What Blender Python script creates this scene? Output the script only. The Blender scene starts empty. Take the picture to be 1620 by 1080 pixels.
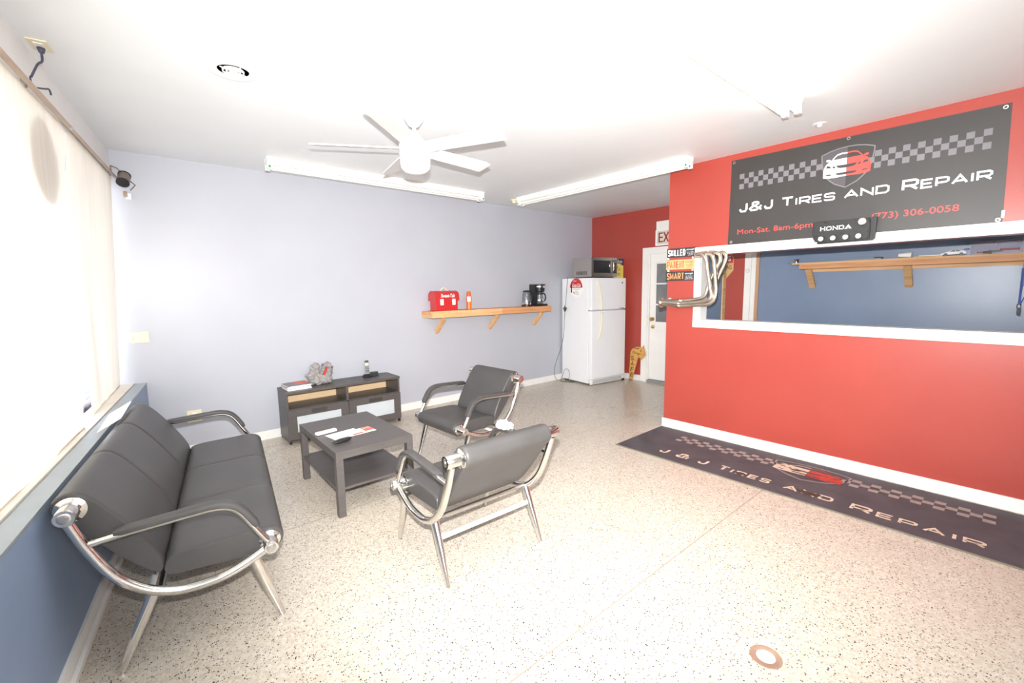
import bpy, bmesh, math, random
from mathutils import Vector, Matrix, noise
random.seed(7)
scene = bpy.context.scene
COL = scene.collection
R = math.radians
PI = math.pi

# ------------------------------------------------------------------ camera, world, lights, exposure
F_PX, PITCH, ROLL, CAM_H, YAW = 691.763, -6.8086, -0.8559, 1.4692, -40.0059
yw, pt, rl = R(YAW), R(PITCH), R(ROLL)
c_fwd = Vector((-math.sin(yw)*math.cos(pt), math.cos(yw)*math.cos(pt), math.sin(pt)))
c_r0 = Vector((math.cos(yw), math.sin(yw), 0)); c_u0 = c_r0.cross(c_fwd)
c_right = c_r0*math.cos(rl)+c_u0*math.sin(rl); c_up = -c_r0*math.sin(rl)+c_u0*math.cos(rl)
cam_d = bpy.data.cameras.new('camera'); cam = bpy.data.objects.new('camera', cam_d); COL.objects.link(cam)
cam_d.sensor_width = 36; cam_d.lens = 36*F_PX/1620; cam_d.clip_start = .02
M = Matrix((c_right, c_up, -c_fwd)).transposed().to_4x4(); M.translation = (0, 0, CAM_H)
cam.matrix_world = M
scene.camera = cam
scene.view_settings.view_transform = 'Standard'; scene.view_settings.look = 'None'
scene.view_settings.gamma = 1; scene.view_settings.use_curve_mapping = False
scene.view_settings.exposure = -0.05
scene.cycles.use_denoising = True
scene.cycles.max_bounces = 8; scene.cycles.diffuse_bounces = 5; scene.cycles.glossy_bounces = 4
scene.cycles.transparent_max_bounces = 12; scene.cycles.transmission_bounces = 6
scene.cycles.caustics_reflective = False; scene.cycles.caustics_refractive = False
scene.cycles.sample_clamp_indirect = 8

world = bpy.data.worlds.new('daylight'); scene.world = world; world.use_nodes = True
bg = world.node_tree.nodes['Background']; bg.inputs[0].default_value = (.92, .96, 1, 1); bg.inputs[1].default_value = 9.5

def light(name, kind, energy, color, loc, rot=None, **kw):
    d = bpy.data.lights.new(name, kind); d.energy = energy; d.color = color
    for k, v in kw.items(): setattr(d, k, v)
    o = bpy.data.objects.new(name, d); COL.objects.link(o); o.location = loc
    if rot is not None: o.rotation_euler = rot
    return o
# the flash on top of the camera
fl = light('camera_flash', 'SPOT', 1320, (1, .99, .985), Vector((0, 0, CAM_H))+c_up*.16, None, spot_size=R(124), spot_blend=1.0, shadow_soft_size=.02)
fdir = (c_fwd+c_up*.13+c_right*.08).normalized()
fl.rotation_euler = (-fdir).to_track_quat('Z', 'Y').to_euler()

# ------------------------------------------------------------------ frames of the place
D, HC = 4.8902, 2.6342
def wall_frame(origin, theta):      # local x runs to the right as seen from the room, local -y into the room
    m = Matrix.Rotation(theta, 4, 'Z'); m.translation = origin; return m
aP = R(.7715); PF = wall_frame((4.1471, 2.4417, 0), -PI/2+aP)          # partition (x = distance along the wall towards the front)
aE = R(1.4643); EF = wall_frame((5.9057, D, 0), -PI/2+aE)              # end wall
BF = wall_frame((0, D, 0), 0)                                          # lavender wall
aL = R(-6.7187); LF = wall_frame((-.1076, D, 0), -PI/2+aL)             # window wall: x along towards the front, +y INTO the room

# ------------------------------------------------------------------ materials
def lin(c):
    return tuple((v/255/12.92 if v/255 <= .04045 else ((v/255+.055)/1.055)**2.4) for v in c)
def mat(name, rgb, rough=.5, metal=0, var=.06, scale=8, bump=0, bscale=120, spec=.5, coat=0, emit=None, estr=0, stretch=None, rgb2=None, alpha=None, trans=0, ior=1.45):
    m = bpy.data.materials.new(name); m.use_nodes = True
    nt = m.node_tree; N = nt.nodes; L = nt.links; b = N['Principled BSDF']
    tc = N.new('ShaderNodeTexCoord'); mp = N.new('ShaderNodeMapping'); L.new(tc.outputs['Object'], mp.inputs[0])
    if stretch: mp.inputs['Scale'].default_value = stretch
    nz = N.new('ShaderNodeTexNoise'); nz.inputs['Scale'].default_value = scale; nz.inputs['Detail'].default_value = 4
    L.new(mp.outputs[0], nz.inputs['Vector'])
    rp = N.new('ShaderNodeValToRGB'); L.new(nz.outputs['Fac'], rp.inputs[0])
    c = lin(rgb)
    c2 = lin(rgb2) if rgb2 else tuple(min(1, v*(1+var)) for v in c); c1 = tuple(v*(1-var) for v in c) if not rgb2 else c
    rp.color_ramp.elements[0].position = .3; rp.color_ramp.elements[1].position = .7
    rp.color_ramp.elements[0].color = (*c1, 1); rp.color_ramp.elements[1].color = (*c2, 1)
    L.new(rp.outputs[0], b.inputs['Base Color'])
    b.inputs['Roughness'].default_value = rough; b.inputs['Metallic'].default_value = metal
    b.inputs['Specular IOR Level'].default_value = spec; b.inputs['Coat Weight'].default_value = coat
    b.inputs['Transmission Weight'].default_value = trans; b.inputs['IOR'].default_value = ior
    if bump:
        n2 = N.new('ShaderNodeTexNoise'); n2.inputs['Scale'].default_value = bscale; n2.inputs['Detail'].default_value = 3
        L.new(mp.outputs[0], n2.inputs['Vector'])
        bp = N.new('ShaderNodeBump'); bp.inputs['Strength'].default_value = bump; bp.inputs['Distance'].default_value = .004
        L.new(n2.outputs['Fac'], bp.inputs['Height']); L.new(bp.outputs[0], b.inputs['Normal'])
    if emit: b.inputs['Emission Color'].default_value = (*emit, 1); b.inputs['Emission Strength'].default_value = estr
    return m

def floor_material():
    m = bpy.data.materials.new('terrazzo'); m.use_nodes = True
    nt = m.node_tree; N = nt.nodes; L = nt.links; b = N['Principled BSDF']
    tc = N.new('ShaderNodeTexCoord')
    def mix(a, bcol, fac, blend='MIX'):
        x = N.new('ShaderNodeMix'); x.data_type = 'RGBA'; x.blend_type = blend
        for s, v in ((6, a), (7, bcol)):
            if isinstance(v, tuple): x.inputs[s].default_value = (*v, 1)
            else: L.new(v, x.inputs[s])
        if isinstance(fac, (int, float)): x.inputs[0].default_value = fac
        else: L.new(fac, x.inputs[0])
        return x.outputs[2]
    def chips(scale, share, size):
        v = N.new('ShaderNodeTexVoronoi'); v.inputs['Scale'].default_value = scale; L.new(tc.outputs['Object'], v.inputs['Vector'])
        sp = N.new('ShaderNodeSeparateColor'); L.new(v.outputs['Color'], sp.inputs[0])
        a = N.new('ShaderNodeMath'); a.operation = 'LESS_THAN'; L.new(sp.outputs[0], a.inputs[0]); a.inputs[1].default_value = share
        d = N.new('ShaderNodeMath'); d.operation = 'LESS_THAN'; L.new(v.outputs['Distance'], d.inputs[0]); d.inputs[1].default_value = size
        o = N.new('ShaderNodeMath'); o.operation = 'MULTIPLY'; L.new(a.outputs[0], o.inputs[0]); L.new(d.outputs[0], o.inputs[1])
        return o.outputs[0], sp.outputs[1]
    nz = N.new('ShaderNodeTexNoise'); nz.inputs['Scale'].default_value = 1.1; nz.inputs['Detail'].default_value = 5; L.new(tc.outputs['Object'], nz.inputs['Vector'])
    base = mix(lin((196, 187, 172)), lin((182, 170, 153)), nz.outputs['Fac'])
    v0 = N.new('ShaderNodeTexVoronoi'); v0.inputs['Scale'].default_value = 85; L.new(tc.outputs['Object'], v0.inputs['Vector'])
    s0 = N.new('ShaderNodeSeparateColor'); L.new(v0.outputs['Color'], s0.inputs[0])
    rp = N.new('ShaderNodeValToRGB'); L.new(s0.outputs[2], rp.inputs[0]); e = rp.color_ramp
    e.elements[0].color = (*lin((184, 170, 152)), 1); e.elements[1].color = (*lin((216, 209, 197)), 1)
    c = mix(base, rp.outputs[0], .55)
    f1, r1 = chips(150, .30, .34); c = mix(c, lin((150, 138, 124)), f1)
    f2, r2 = chips(150, .13, .40); c = mix(c, lin((62, 60, 62)), f2)
    f3, r3 = chips(100, .06, .34); c = mix(c, lin((56, 54, 56)), f3)
    # divider strips
    sx = N.new('ShaderNodeSeparateXYZ'); L.new(tc.outputs['Object'], sx.inputs[0])
    a = N.new('ShaderNodeMath'); a.operation = 'ADD'; L.new(sx.outputs['Y'], a.inputs[0]); a.inputs[1].default_value = 5.19-1.15+.0
    md = N.new('ShaderNodeMath'); md.operation = 'MODULO'; L.new(a.outputs[0], md.inputs[0]); md.inputs[1].default_value = 1.73
    lt = N.new('ShaderNodeMath'); lt.operation = 'LESS_THAN'; L.new(md.outputs[0], lt.inputs[0]); lt.inputs[1].default_value = .005
    c = mix(c, lin((150, 138, 122)), lt.outputs[0])
    st = N.new('ShaderNodeTexNoise'); st.inputs['Scale'].default_value = .55; st.inputs['Detail'].default_value = 6; L.new(tc.outputs['Object'], st.inputs['Vector'])
    sr = N.new('ShaderNodeValToRGB'); L.new(st.outputs['Fac'], sr.inputs[0]); sr.color_ramp.elements[0].position = .45; sr.color_ramp.elements[1].position = .75
    c = mix(c, lin((170, 150, 126)), sr.outputs[0], 'MIX') if False else c
    L.new(c, b.inputs['Base Color'])
    b.inputs['Roughness'].default_value = .24
    rr = N.new('ShaderNodeMapRange'); L.new(st.outputs['Fac'], rr.inputs[0]); rr.inputs[3].default_value = .18; rr.inputs[4].default_value = .34; L.new(rr.outputs[0], b.inputs['Roughness'])
    b.inputs['Specular IOR Level'].default_value = .5
    return m

def cloth_material():
    m = bpy.data.materials.new('window_shade_fabric'); m.use_nodes = True
    nt = m.node_tree; N = nt.nodes; L = nt.links; N.remove(N['Principled BSDF'])
    tc = N.new('ShaderNodeTexCoord'); nz = N.new('ShaderNodeTexNoise'); nz.inputs['Scale'].default_value = 5
    mp = N.new('ShaderNodeMapping'); mp.inputs['Scale'].default_value = (6, 6, .3); L.new(tc.outputs['Object'], mp.inputs[0]); L.new(mp.outputs[0], nz.inputs['Vector'])
    rp = N.new('ShaderNodeValToRGB'); L.new(nz.outputs['Fac'], rp.inputs[0])
    rp.color_ramp.elements[0].color = (*lin((228, 219, 205)), 1); rp.color_ramp.elements[1].color = (*lin((244, 238, 228)), 1)
    df = N.new('ShaderNodeBsdfDiffuse'); tr = N.new('ShaderNodeBsdfTranslucent'); tp = N.new('ShaderNodeBsdfTransparent')
    L.new(rp.outputs[0], df.inputs[0]); L.new(rp.outputs[0], tr.inputs[0])
    mx = N.new('ShaderNodeMixShader'); mx.inputs[0].default_value = .19; L.new(df.outputs[0], mx.inputs[1]); L.new(tr.outputs[0], mx.inputs[2])
    m2 = N.new('ShaderNodeMixShader'); m2.inputs[0].default_value = .05; L.new(mx.outputs[0], m2.inputs[1]); L.new(tp.outputs[0], m2.inputs[2])
    L.new(m2.outputs[0], N['Material Output'].inputs[0])
    return m
def pane_material(name, tint=(1, 1, 1), refl=.06, rough=.02):
    m = bpy.data.materials.new(name); m.use_nodes = True
    nt = m.node_tree; N = nt.nodes; L = nt.links; N.remove(N['Principled BSDF'])
    tp = N.new('ShaderNodeBsdfTransparent'); tp.inputs[0].default_value = (*tint, 1)
    gl = N.new('ShaderNodeBsdfGlossy'); gl.inputs['Roughness'].default_value = rough
    mx = N.new('ShaderNodeMixShader'); mx.inputs[0].default_value = refl
    L.new(tp.outputs[0], mx.inputs[1]); L.new(gl.outputs[0], mx.inputs[2]); L.new(mx.outputs[0], N['Material Output'].inputs[0])
    return m
def emission_material(name, rgb, s):
    m = bpy.data.materials.new(name); m.use_nodes = True
    b = m.node_tree.nodes['Principled BSDF']; b.inputs['Base Color'].default_value = (.9, .9, .88, 1)
    b.inputs['Emission Color'].default_value = (*rgb, 1); b.inputs['Emission Strength'].default_value = s; return m
def wood_material(name, a, b2, scale=(1, 14, 14), rough=.55):
    return mat(name, a, rough=rough, rgb2=b2, scale=3.2, stretch=scale, bump=.05, bscale=40)

m_ceil = mat('ceiling_paint', (230, 233, 234), .42, var=.02, scale=2, bump=.04, bscale=6)
m_lav = mat('lavender_paint', (178, 180, 188), .38, var=.02, scale=2, bump=.05, bscale=60)
m_white_wall = mat('white_paint', (232, 231, 229), .5, var=.02)
m_red = mat('red_paint', (164, 68, 58), .33, var=.04, scale=2, bump=.06, bscale=70)
m_blue = mat('blue_paint', (122, 138, 162), .32, var=.05, scale=2, bump=.08, bscale=50)
m_knee = mat('slate_blue_paint', (128, 147, 176), .35, var=.08, scale=3, bump=.04, bscale=60)
m_trim = mat('white_gloss_paint', (232, 230, 226), .35, var=.02, bump=.03, bscale=50)
m_floor = floor_material()
m_cloth = cloth_material()
m_glass = pane_material('window_glass')
m_leather = mat('black_leather', (70, 68, 67), .38, var=.12, scale=5, bump=.16, bscale=260, spec=.45)
m_chrome = mat('chrome', (222, 220, 216), .10, 1, var=.02)
m_chrome_matte = mat('brushed_steel', (196, 192, 186), .28, 1, var=.04)
m_dark_cap = mat('dark_end_disc', (60, 58, 58), .3, .6)
m_white_metal = mat('white_enamel', (236, 235, 232), .3, var=.01)
m_table = mat('black_brown_laminate', (84, 79, 77), .42, var=.10, scale=4, stretch=(1, 12, 12))
m_birch = mat('birch_back_panel', (222, 192, 152), .55, var=.05, stretch=(1, 8, 8))
m_frost = mat('frosted_glass', (188, 194, 198), .35, var=.03, spec=.6)
m_pine = wood_material('pine', (226, 184, 136), (206, 156, 104))
m_pine_red = wood_material('reddish_pine', (216, 160, 112), (196, 134, 88))
m_fridge = mat('fridge_enamel', (232, 232, 234), .36, var=.01, bump=.05, bscale=220)
m_cream = mat('yellowed_plastic', (232, 220, 186), .45, var=.03)
m_plate = mat('ivory_plastic', (226, 216, 186), .4, var=.02)
m_grey = mat('grey_plastic', (140, 140, 142), .45)
m_black = mat('black_plastic', (34, 34, 36), .38, var=.1)
m_black_crackle = mat('black_crackle_paint', (34, 33, 33), .5, var=.2, scale=120, bump=.3, bscale=200)
m_steel = mat('stainless_steel', (176, 170, 164), .3, 1, var=.05, stretch=(1, 1, 20))
m_mw_glass = mat('dark_oven_glass', (42, 42, 44), .12, var=.1)
m_redbox = mat('red_enamel', (192, 48, 48), .28, var=.04)
m_white = mat('white_print', (240, 240, 238), .5, var=.01)
m_orange = mat('orange_plastic', (238, 112, 44), .32, var=.03)
m_jar = pane_material('clear_glass', (.82, .84, .86), .16, .04)
m_banner = mat('charcoal_vinyl', (60, 57, 55), .42, var=.08, scale=3, bump=.18, bscale=4)
m_print_white = mat('white_banner_print', (244, 244, 242), .45, var=.01)
m_print_red = mat('coral_banner_print', (232, 78, 70), .45, var=.02)
m_print_grey = mat('grey_banner_print', (122, 118, 122), .45, var=.03)
m_print_dim = mat('dim_banner_print', (84, 80, 84), .45, var=.04)
m_mat = mat('rubber_mat', (78, 74, 79), .62, var=.18, scale=6, bump=.2, bscale=300)
m_mat_grey = mat('mat_grey_print', (160, 146, 140), .7, var=.1, scale=20)
m_mat_tan = mat('mat_tan_print', (216, 192, 170), .7, var=.08, scale=20)
m_mat_red = mat('mat_red_print', (190, 64, 52), .7, var=.08, scale=20)
m_mat_edge = mat('mat_rubber_edge', (120, 112, 96), .7)
m_stain = mat('mat_stain', (74, 60, 46), .5, var=.2, scale=12)
m_brass = mat('brass', (206, 170, 90), .25, 1)
m_rod = mat('bronze_rod', (190, 168, 148), .4, .25, var=.08)
m_lamp = mat('taupe_metal', (128, 114, 106), .45, .2)
m_dark_cord = mat('dark_grey_cord', (74, 74, 92), .5)
m_green = mat('green_plastic', (40, 140, 90), .4)
m_cord = mat('green_cord', (62, 76, 62), .5)
m_tube = mat('fluorescent_tube_off', (240, 238, 232), .25, var=.01)
m_tube_on = emission_material('fluorescent_tube_lit', (1, .95, .86), 8)
m_dome = mat('opal_glass', (246, 243, 234), .25, var=.01)
m_chipboard = mat('cut_wood_edge', (190, 150, 118), .7, var=.1, scale=20, stretch=(1, 1, .2))
m_ply = wood_material('sign_plywood', (214, 166, 92), (190, 138, 70))
m_ink = mat('black_ink', (36, 32, 30), .6)
m_sign_dark = mat('sign_charcoal', (52, 52, 56), .5)
m_sign_tan = mat('sign_tan', (206, 168, 112), .55)
m_sign_red = mat('sign_red_ink', (190, 66, 74), .5)
m_sign_orange = mat('sign_orange_ink', (232, 150, 96), .5)
m_header = mat('brushed_header_steel', (208, 198, 184), .24, 1, var=.12, scale=14)
m_exit_red = mat('exit_red', (150, 44, 40), .5)
m_exit_face = mat('exit_face', (206, 204, 192), .45)
m_plush = mat('grey_plush', (150, 146, 144), .95, var=.22, scale=40, bump=.8, bscale=90)
m_plush_red = mat('red_ribbon', (176, 52, 48), .6)
m_paper = mat('white_paper', (242, 240, 236), .6, var=.01)
m_paper_red = mat('red_print', (226, 108, 84), .6, var=.05)
m_paper_pink = mat('pale_pink_print', (236, 206, 196), .6)
m_yellow = mat('yellow_carton', (226, 202, 100), .45, var=.03)
m_navy = mat('navy_print', (44, 50, 84), .45)
m_ledge = mat('grey_blue_ledge', (150, 160, 166), .3, .2)
m_sill = mat('cream_sill', (228, 220, 208), .4)
m_alu = mat('window_aluminium', (176, 176, 196), .35, .7)
m_dkglass = mat('door_glass', (116, 118, 120), .08, var=.25, scale=2.2, spec=.7)
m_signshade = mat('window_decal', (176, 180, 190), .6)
m_bluefab = mat('blue_lanyard', (52, 78, 150), .6)
m_clear = pane_material('clear_acrylic', (.93, .93, .96), .08, .05)
m_asphalt = mat('pavement', (150, 148, 144), .9)

# ------------------------------------------------------------------ mesh helpers
class MB:
    def __init__(s): s.bm = bmesh.new()
    def _new(s, verts, faces, smooth=False):
        vs = [s.bm.verts.new(v) for v in verts]
        for f in faces:
            try: fc = s.bm.faces.new([vs[i] for i in f]); fc.smooth = smooth
            except ValueError: pass
        return vs
    def box(s, x0, x1, y0, y1, z0, z1, bev=0, m=None):
        b = bmesh.new()
        r = bmesh.ops.create_cube(b, size=1)
        for v in b.verts: v.co = Vector(((x0+x1)/2+v.co.x*(x1-x0), (y0+y1)/2+v.co.y*(y1-y0), (z0+z1)/2+v.co.z*(z1-z0)))
        if bev: bmesh.ops.bevel(b, geom=b.edges[:], offset=min(bev, .45*min(x1-x0, y1-y0, z1-z0)), segments=2, profile=.7, affect='EDGES')
        if m is not None: bmesh.ops.transform(b, matrix=m, verts=b.verts[:])
        s.add(b); return s
    def add(s, b):
        me = bpy.data.meshes.new('tmp'); b.to_mesh(me); b.free(); s.bm.from_mesh(me); bpy.data.meshes.remove(me)
    def tube(s, path, r, seg=12, caps=True, closed=False):
        P = [Vector(p) for p in path]; n = len(P)
        rad = r if isinstance(r, (list, tuple)) else [r]*n
        T = []
        for i in range(n):
            a = P[(i-1) % n] if closed or i > 0 else P[i]; b = P[(i+1) % n] if closed or i < n-1 else P[i]
            T.append((b-a).normalized())
        up = Vector((0, 0, 1)) if abs(T[0].z) < .9 else Vector((1, 0, 0))
        u = T[0].cross(up).normalized(); rings = []
        for i in range(n):
            u = (u-T[i]*u.dot(T[i])).normalized(); v = T[i].cross(u)
            rings.append([s.bm.verts.new(P[i]+(u*math.cos(2*PI*k/seg)+v*math.sin(2*PI*k/seg))*rad[i]) for k in range(seg)])
        for i in range(n if closed else n-1):
            A, B = rings[i], rings[(i+1) % n]
            for k in range(seg):
                f = s.bm.faces.new((A[k], A[(k+1) % seg], B[(k+1) % seg], B[k])); f.smooth = True
        if caps and not closed: s.bm.faces.new(rings[0][::-1]); s.bm.faces.new(rings[-1])
        return s
    def cyl(s, p0, p1, r, seg=24, r2=None): return s.tube([p0, p1], [r, r if r2 is None else r2], seg)
    def lathe(s, prof, seg=32, c=(0, 0, 0), axis='Z', smooth=True, cap=True):
        rings = []
        for (r, z) in prof:
            rg = []
            for k in range(seg):
                a = 2*PI*k/seg; x, y = r*math.cos(a), r*math.sin(a)
                co = {'Z': (x, y, z), 'Y': (x, z, y), 'X': (z, x, y)}[axis]
                rg.append(s.bm.verts.new(Vector(co)+Vector(c)))
            rings.append(rg)
        for i in range(len(rings)-1):
            for k in range(seg):
                f = s.bm.faces.new((rings[i][k], rings[i][(k+1) % seg], rings[i+1][(k+1) % seg], rings[i+1][k])); f.smooth = smooth
        for rg, pr in ((rings[0], prof[0]), (rings[-1], prof[-1])):
            if cap and pr[0] > 1e-5: s.bm.faces.new(rg)
        return s
    def prism(s, poly, y0, y1):     # polygon in x,z extruded along y
        n = len(poly)
        A = [s.bm.verts.new((x, y0, z)) for x, z in poly]; B = [s.bm.verts.new((x, y1, z)) for x, z in poly]
        s.bm.faces.new(A); s.bm.faces.new(B[::-1])
        for i in range(n): s.bm.faces.new((A[i], B[i], B[(i+1) % n], A[(i+1) % n]))
        return s
    def poly3(s, pts): s.bm.faces.new([s.bm.verts.new(p) for p in pts]); return s
    def sphere(s, c, r, seg=20, sc=(1, 1, 1)):
        b = bmesh.new(); bmesh.ops.create_uvsphere(b, u_segments=seg, v_segments=seg//2, radius=r)
        for v in b.verts: v.co = Vector((v.co.x*sc[0]+c[0], v.co.y*sc[1]+c[1], v.co.z*sc[2]+c[2]))
        for f in b.faces: f.smooth = True
        s.add(b); return s
    def transform(s, m): bmesh.ops.transform(s.bm, matrix=m, verts=s.bm.verts[:]); return s
    def build(s, name, m, parent=None, label=None, recalc=True, autosmooth=False):
        bmesh.ops.remove_doubles(s.bm, verts=s.bm.verts[:], dist=1e-6)
        if recalc: bmesh.ops.recalc_face_normals(s.bm, faces=s.bm.faces[:])
        for e in s.bm.edges:
            if len(e.link_faces) == 2 and e.calc_face_angle(0) > .6: e.smooth = False
        me = bpy.data.meshes.new(name); s.bm.to_mesh(me); s.bm.free()
        me.materials.append(m)
        o = bpy.data.objects.new(name, me); COL.objects.link(o)
        if parent is not None: o.parent = parent
        if label: o['label'] = label
        return o
def thing(name, label, cat, frame=None, group=None):
    o = bpy.data.objects.new(name, None); COL.objects.link(o); o.empty_display_size = .1
    if frame is not None: o.matrix_world = frame
    o['label'] = label; o['category'] = cat
    if group: o['group'] = group
    return o
def tag(o, label, cat, frame=None, group=None):
    o['label'] = label; o['category'] = cat
    if group: o['group'] = group
    if frame is not None: o.matrix_world = frame
    return o
def struct(o, frame=None):
    o['kind'] = 'structure'
    if frame is not None: o.matrix_world = frame
    return o
def at(frame, x, y, z=0, rz=0): return frame @ Matrix.Translation((x, y, z)) @ Matrix.Rotation(rz, 4, 'Z')
def pose(x, y, z=0, deg=0): return Matrix.Translation((x, y, z)) @ Matrix.Rotation(R(deg), 4, 'Z')
def spline(pts, n=8, closed=False):
    P = [Vector(p) for p in pts]; k = len(P); out = []
    for i in range(k if closed else k-1):
        p1, p2 = P[i], P[(i+1) % k]
        p0 = P[(i-1) % k] if closed or i > 0 else p1*2-p2
        p3 = P[(i+2) % k] if closed or i+2 < k else p2*2-p1
        for j in range(n):
            t = j/n
            out.append(.5*((2*p1)+(p2-p0)*t+(2*p0-5*p1+4*p2-p3)*t*t+(3*p1-p0-3*p2+p3)*t**3))
    if not closed: out.append(P[-1])
    return out
def xyz(x, pts): return [(x, p[0], p[1]) for p in pts]

# lettering: sans lettering from the built-in typeface, square lettering from strokes; both lie in x,z and face -y
def sans(mb, body, x0, z0, w, h, y, shear=0, bold=0):
    c = bpy.data.curves.new('txt', 'FONT'); c.body = body; c.shear = shear; c.offset = bold; c.resolution_u = 3
    o = bpy.data.objects.new('txt', c); COL.objects.link(o)
    bpy.context.view_layer.update()
    dg = bpy.context.evaluated_depsgraph_get(); me = bpy.data.meshes.new_from_object(o.evaluated_get(dg))
    xs = [v.co.x for v in me.vertices]; ys = [v.co.y for v in me.vertices]
    if xs:
        ax, bx, ay, by = min(xs), max(xs), min(ys), max(ys)
        fx = w/(bx-ax); fy = h/(by-ay)
        vs = [mb.bm.verts.new((x0+(v.co.x-ax)*fx, y, z0+(v.co.y-ay)*fy)) for v in me.vertices]
        for p in me.polygons:
            try: mb.bm.faces.new([vs[i] for i in p.vertices])
            except ValueError: pass
    bpy.data.objects.remove(o); bpy.data.curves.remove(c); bpy.data.meshes.remove(me)
    return mb
GL = {
 'J': ([[(1, 1), (1, .25), (.8, 0), (.2, 0), (0, .2), (0, .34)]], .62),
 '&': ([[(1, 0), (.22, .7), (.22, .9), (.35, 1), (.6, 1), (.72, .9), (.72, .76), (.08, .36), (0, .22), (.12, 0), (.58, 0), (1, .5)]], 1.0),
 'T': ([[(0, 1), (1, 1)], [(.5, 1), (.5, 0)]], .95), 'I': ([[(.5, 0), (.5, 1)]], .26),
 'R': ([[(0, 0), (0, 1), (.82, 1), (1, .86), (1, .58), (.82, .42), (0, .42)], [(.52, .42), (1, 0)]], 1.05),
 'E': ([[(1, 1), (0, 1), (0, 0), (1, 0)], [(0, .5), (.9, .5)]], .95),
 'S': ([[(1, .8), (1, .88), (.88, 1), (.12, 1), (0, .88), (0, .64), (.12, .53), (.88, .47), (1, .36), (1, .12), (.88, 0), (.12, 0), (0, .12), (0, .2)]], .95),
 'A': ([[(0, 0), (.5, 1), (1, 0)], [(.2, .3), (.8, .3)]], 1.15), 'N': ([[(0, 0), (0, 1), (1, 0), (1, 1)]], 1.0),
 'D': ([[(0, 0), (0, 1), (.78, 1), (1, .8), (1, .2), (.78, 0), (0, 0)]], 1.0),
 'P': ([[(0, 0), (0, 1), (.82, 1), (1, .86), (1, .54), (.82, .4), (0, .4)]], 1.0),
 'K': ([[(0, 0), (0, 1)], [(1, 1), (.02, .42)], [(.34, .62), (1, 0)]], 1.0), 'L': ([[(0, 1), (0, 0), (1, 0)]], .9), 'M': ([[(0, 0), (0, 1), (.5, .25), (1, 1), (1, 0)]], 1.2),
 'H': ([[(0, 0), (0, 1)], [(1, 0), (1, 1)], [(0, .5), (1, .5)]], 1.0), 'O': ([[(.2, 0), (0, .2), (0, .8), (.2, 1), (.8, 1), (1, .8), (1, .2), (.8, 0), (.2, 0)]], 1.05),
}
def stroke(mb, pts, t, y):
    P = [Vector((p[0], p[1])) for p in pts]; closed = (P[0]-P[-1]).length < 1e-6
    if closed: P = P[:-1]
    n = len(P); Lf, Rt = [], []
    for i in range(n):
        d0 = (P[i]-P[i-1]).normalized() if (i > 0 or closed) else None
        d1 = (P[(i+1) % n]-P[i]).normalized() if (i < n-1 or closed) else None
        if d0 is None: d0 = d1
        if d1 is None: d1 = d0
        nn = Vector((-d0.y-d1.y, d0.x+d1.x))
        if nn.length < 1e-4: nn = Vector((-d0.y, d0.x))
        nn.normalize(); k = 1/max(.45, nn.dot(Vector((-d0.y, d0.x))))
        Lf.append(P[i]+nn*t/2*k); Rt.append(P[i]-nn*t/2*k)
    A = [mb.bm.verts.new((p.x, y, p.y)) for p in Lf]; B = [mb.bm.verts.new((p.x, y, p.y)) for p in Rt]
    for i in range(n if closed else n-1):
        j = (i+1) % n
        try: mb.bm.faces.new((A[i], A[j], B[j], B[i]))
        except ValueError: pass
def square_text(mb, body, x0, x1, z0, hbig, hsmall, big, y, tfac=.2, gap=.16, serif=False):
    ws = []; tot = 0
    for i, ch in enumerate(body):
        h = hbig if i in big else hsmall
        w = GL[ch][1]*h*1.25 if ch in GL else h*.8
        ws.append((w, h)); tot += w
    tot += gap*hsmall*(len(body)-1); k = (x1-x0)/tot; x = x0
    for ch, (w, h) in zip(body, ws):
        if ch in GL:
            t = h*tfac
            for ln in GL[ch][0]:
                stroke(mb, [(x+(t/2+p[0]*max(0, w*k-t)), z0+t/2+p[1]*(h-t)) for p in ln], t, y)
                if serif:
                    for p in (ln[0], ln[-1]):
                        cx = x+t/2+p[0]*max(0, w*k-t); cz = z0+(h if p[1] > .5 else 0); sg = -1 if p[1] > .5 else 1
                        stroke(mb, [(cx-t*.9, cz+sg*t*.2), (cx+t*.9, cz+sg*t*.2)], t*.4, y)
        x += w*k+gap*hsmall*k
    return mb
def shape(mb, pts, y): mb.poly3([(x, y, z) for x, z in pts]); return mb

# ------------------------------------------------------------------ the room shell
YF = -1.7      # plane of the wall behind the camera
struct(MB().box(-1.6, 6.4, YF-.1, D+.12, -.12, 0).build('floor', m_floor))
struct(MB().box(-1.6, 6.4, YF-.1, D+.12, HC, HC+.12).build('ceiling', m_ceil))
struct(MB().box(-.6, 6.2, D, D+.12, 0, HC).build('wall_back', m_lav))
w = MB(); w.box(-1.6, .0, YF-.1, YF, 0, HC); w.box(1.3, 6.4, YF-.1, YF, 0, HC); w.box(.0, 1.3, YF-.1, YF, 0, .5); w.box(.0, 1.3, YF-.1, YF, 2.45, HC)
struct(w.build('wall_front', m_white_wall))
win_fill = bpy.data.objects.new('window_added_fill', None); COL.objects.link(win_fill); win_fill['kind'] = 'structure'  # unseen window, added behind the camera to bring in more frontal daylight
w = MB(); w.box(.0, 1.3, YF-.08, YF-.02, .5, .56, .003); w.box(.0, 1.3, YF-.08, YF-.02, 2.39, 2.45, .003)
for xx in (.0, 1.24): w.box(xx, xx+.06, YF-.08, YF-.02, .5, 2.45, .003)
w.build('window_frame', m_alu, win_fill); MB().box(.06, 1.24, YF-.053, YF-.047, .56, 2.39).build('pane', m_glass, win_fill)
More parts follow.
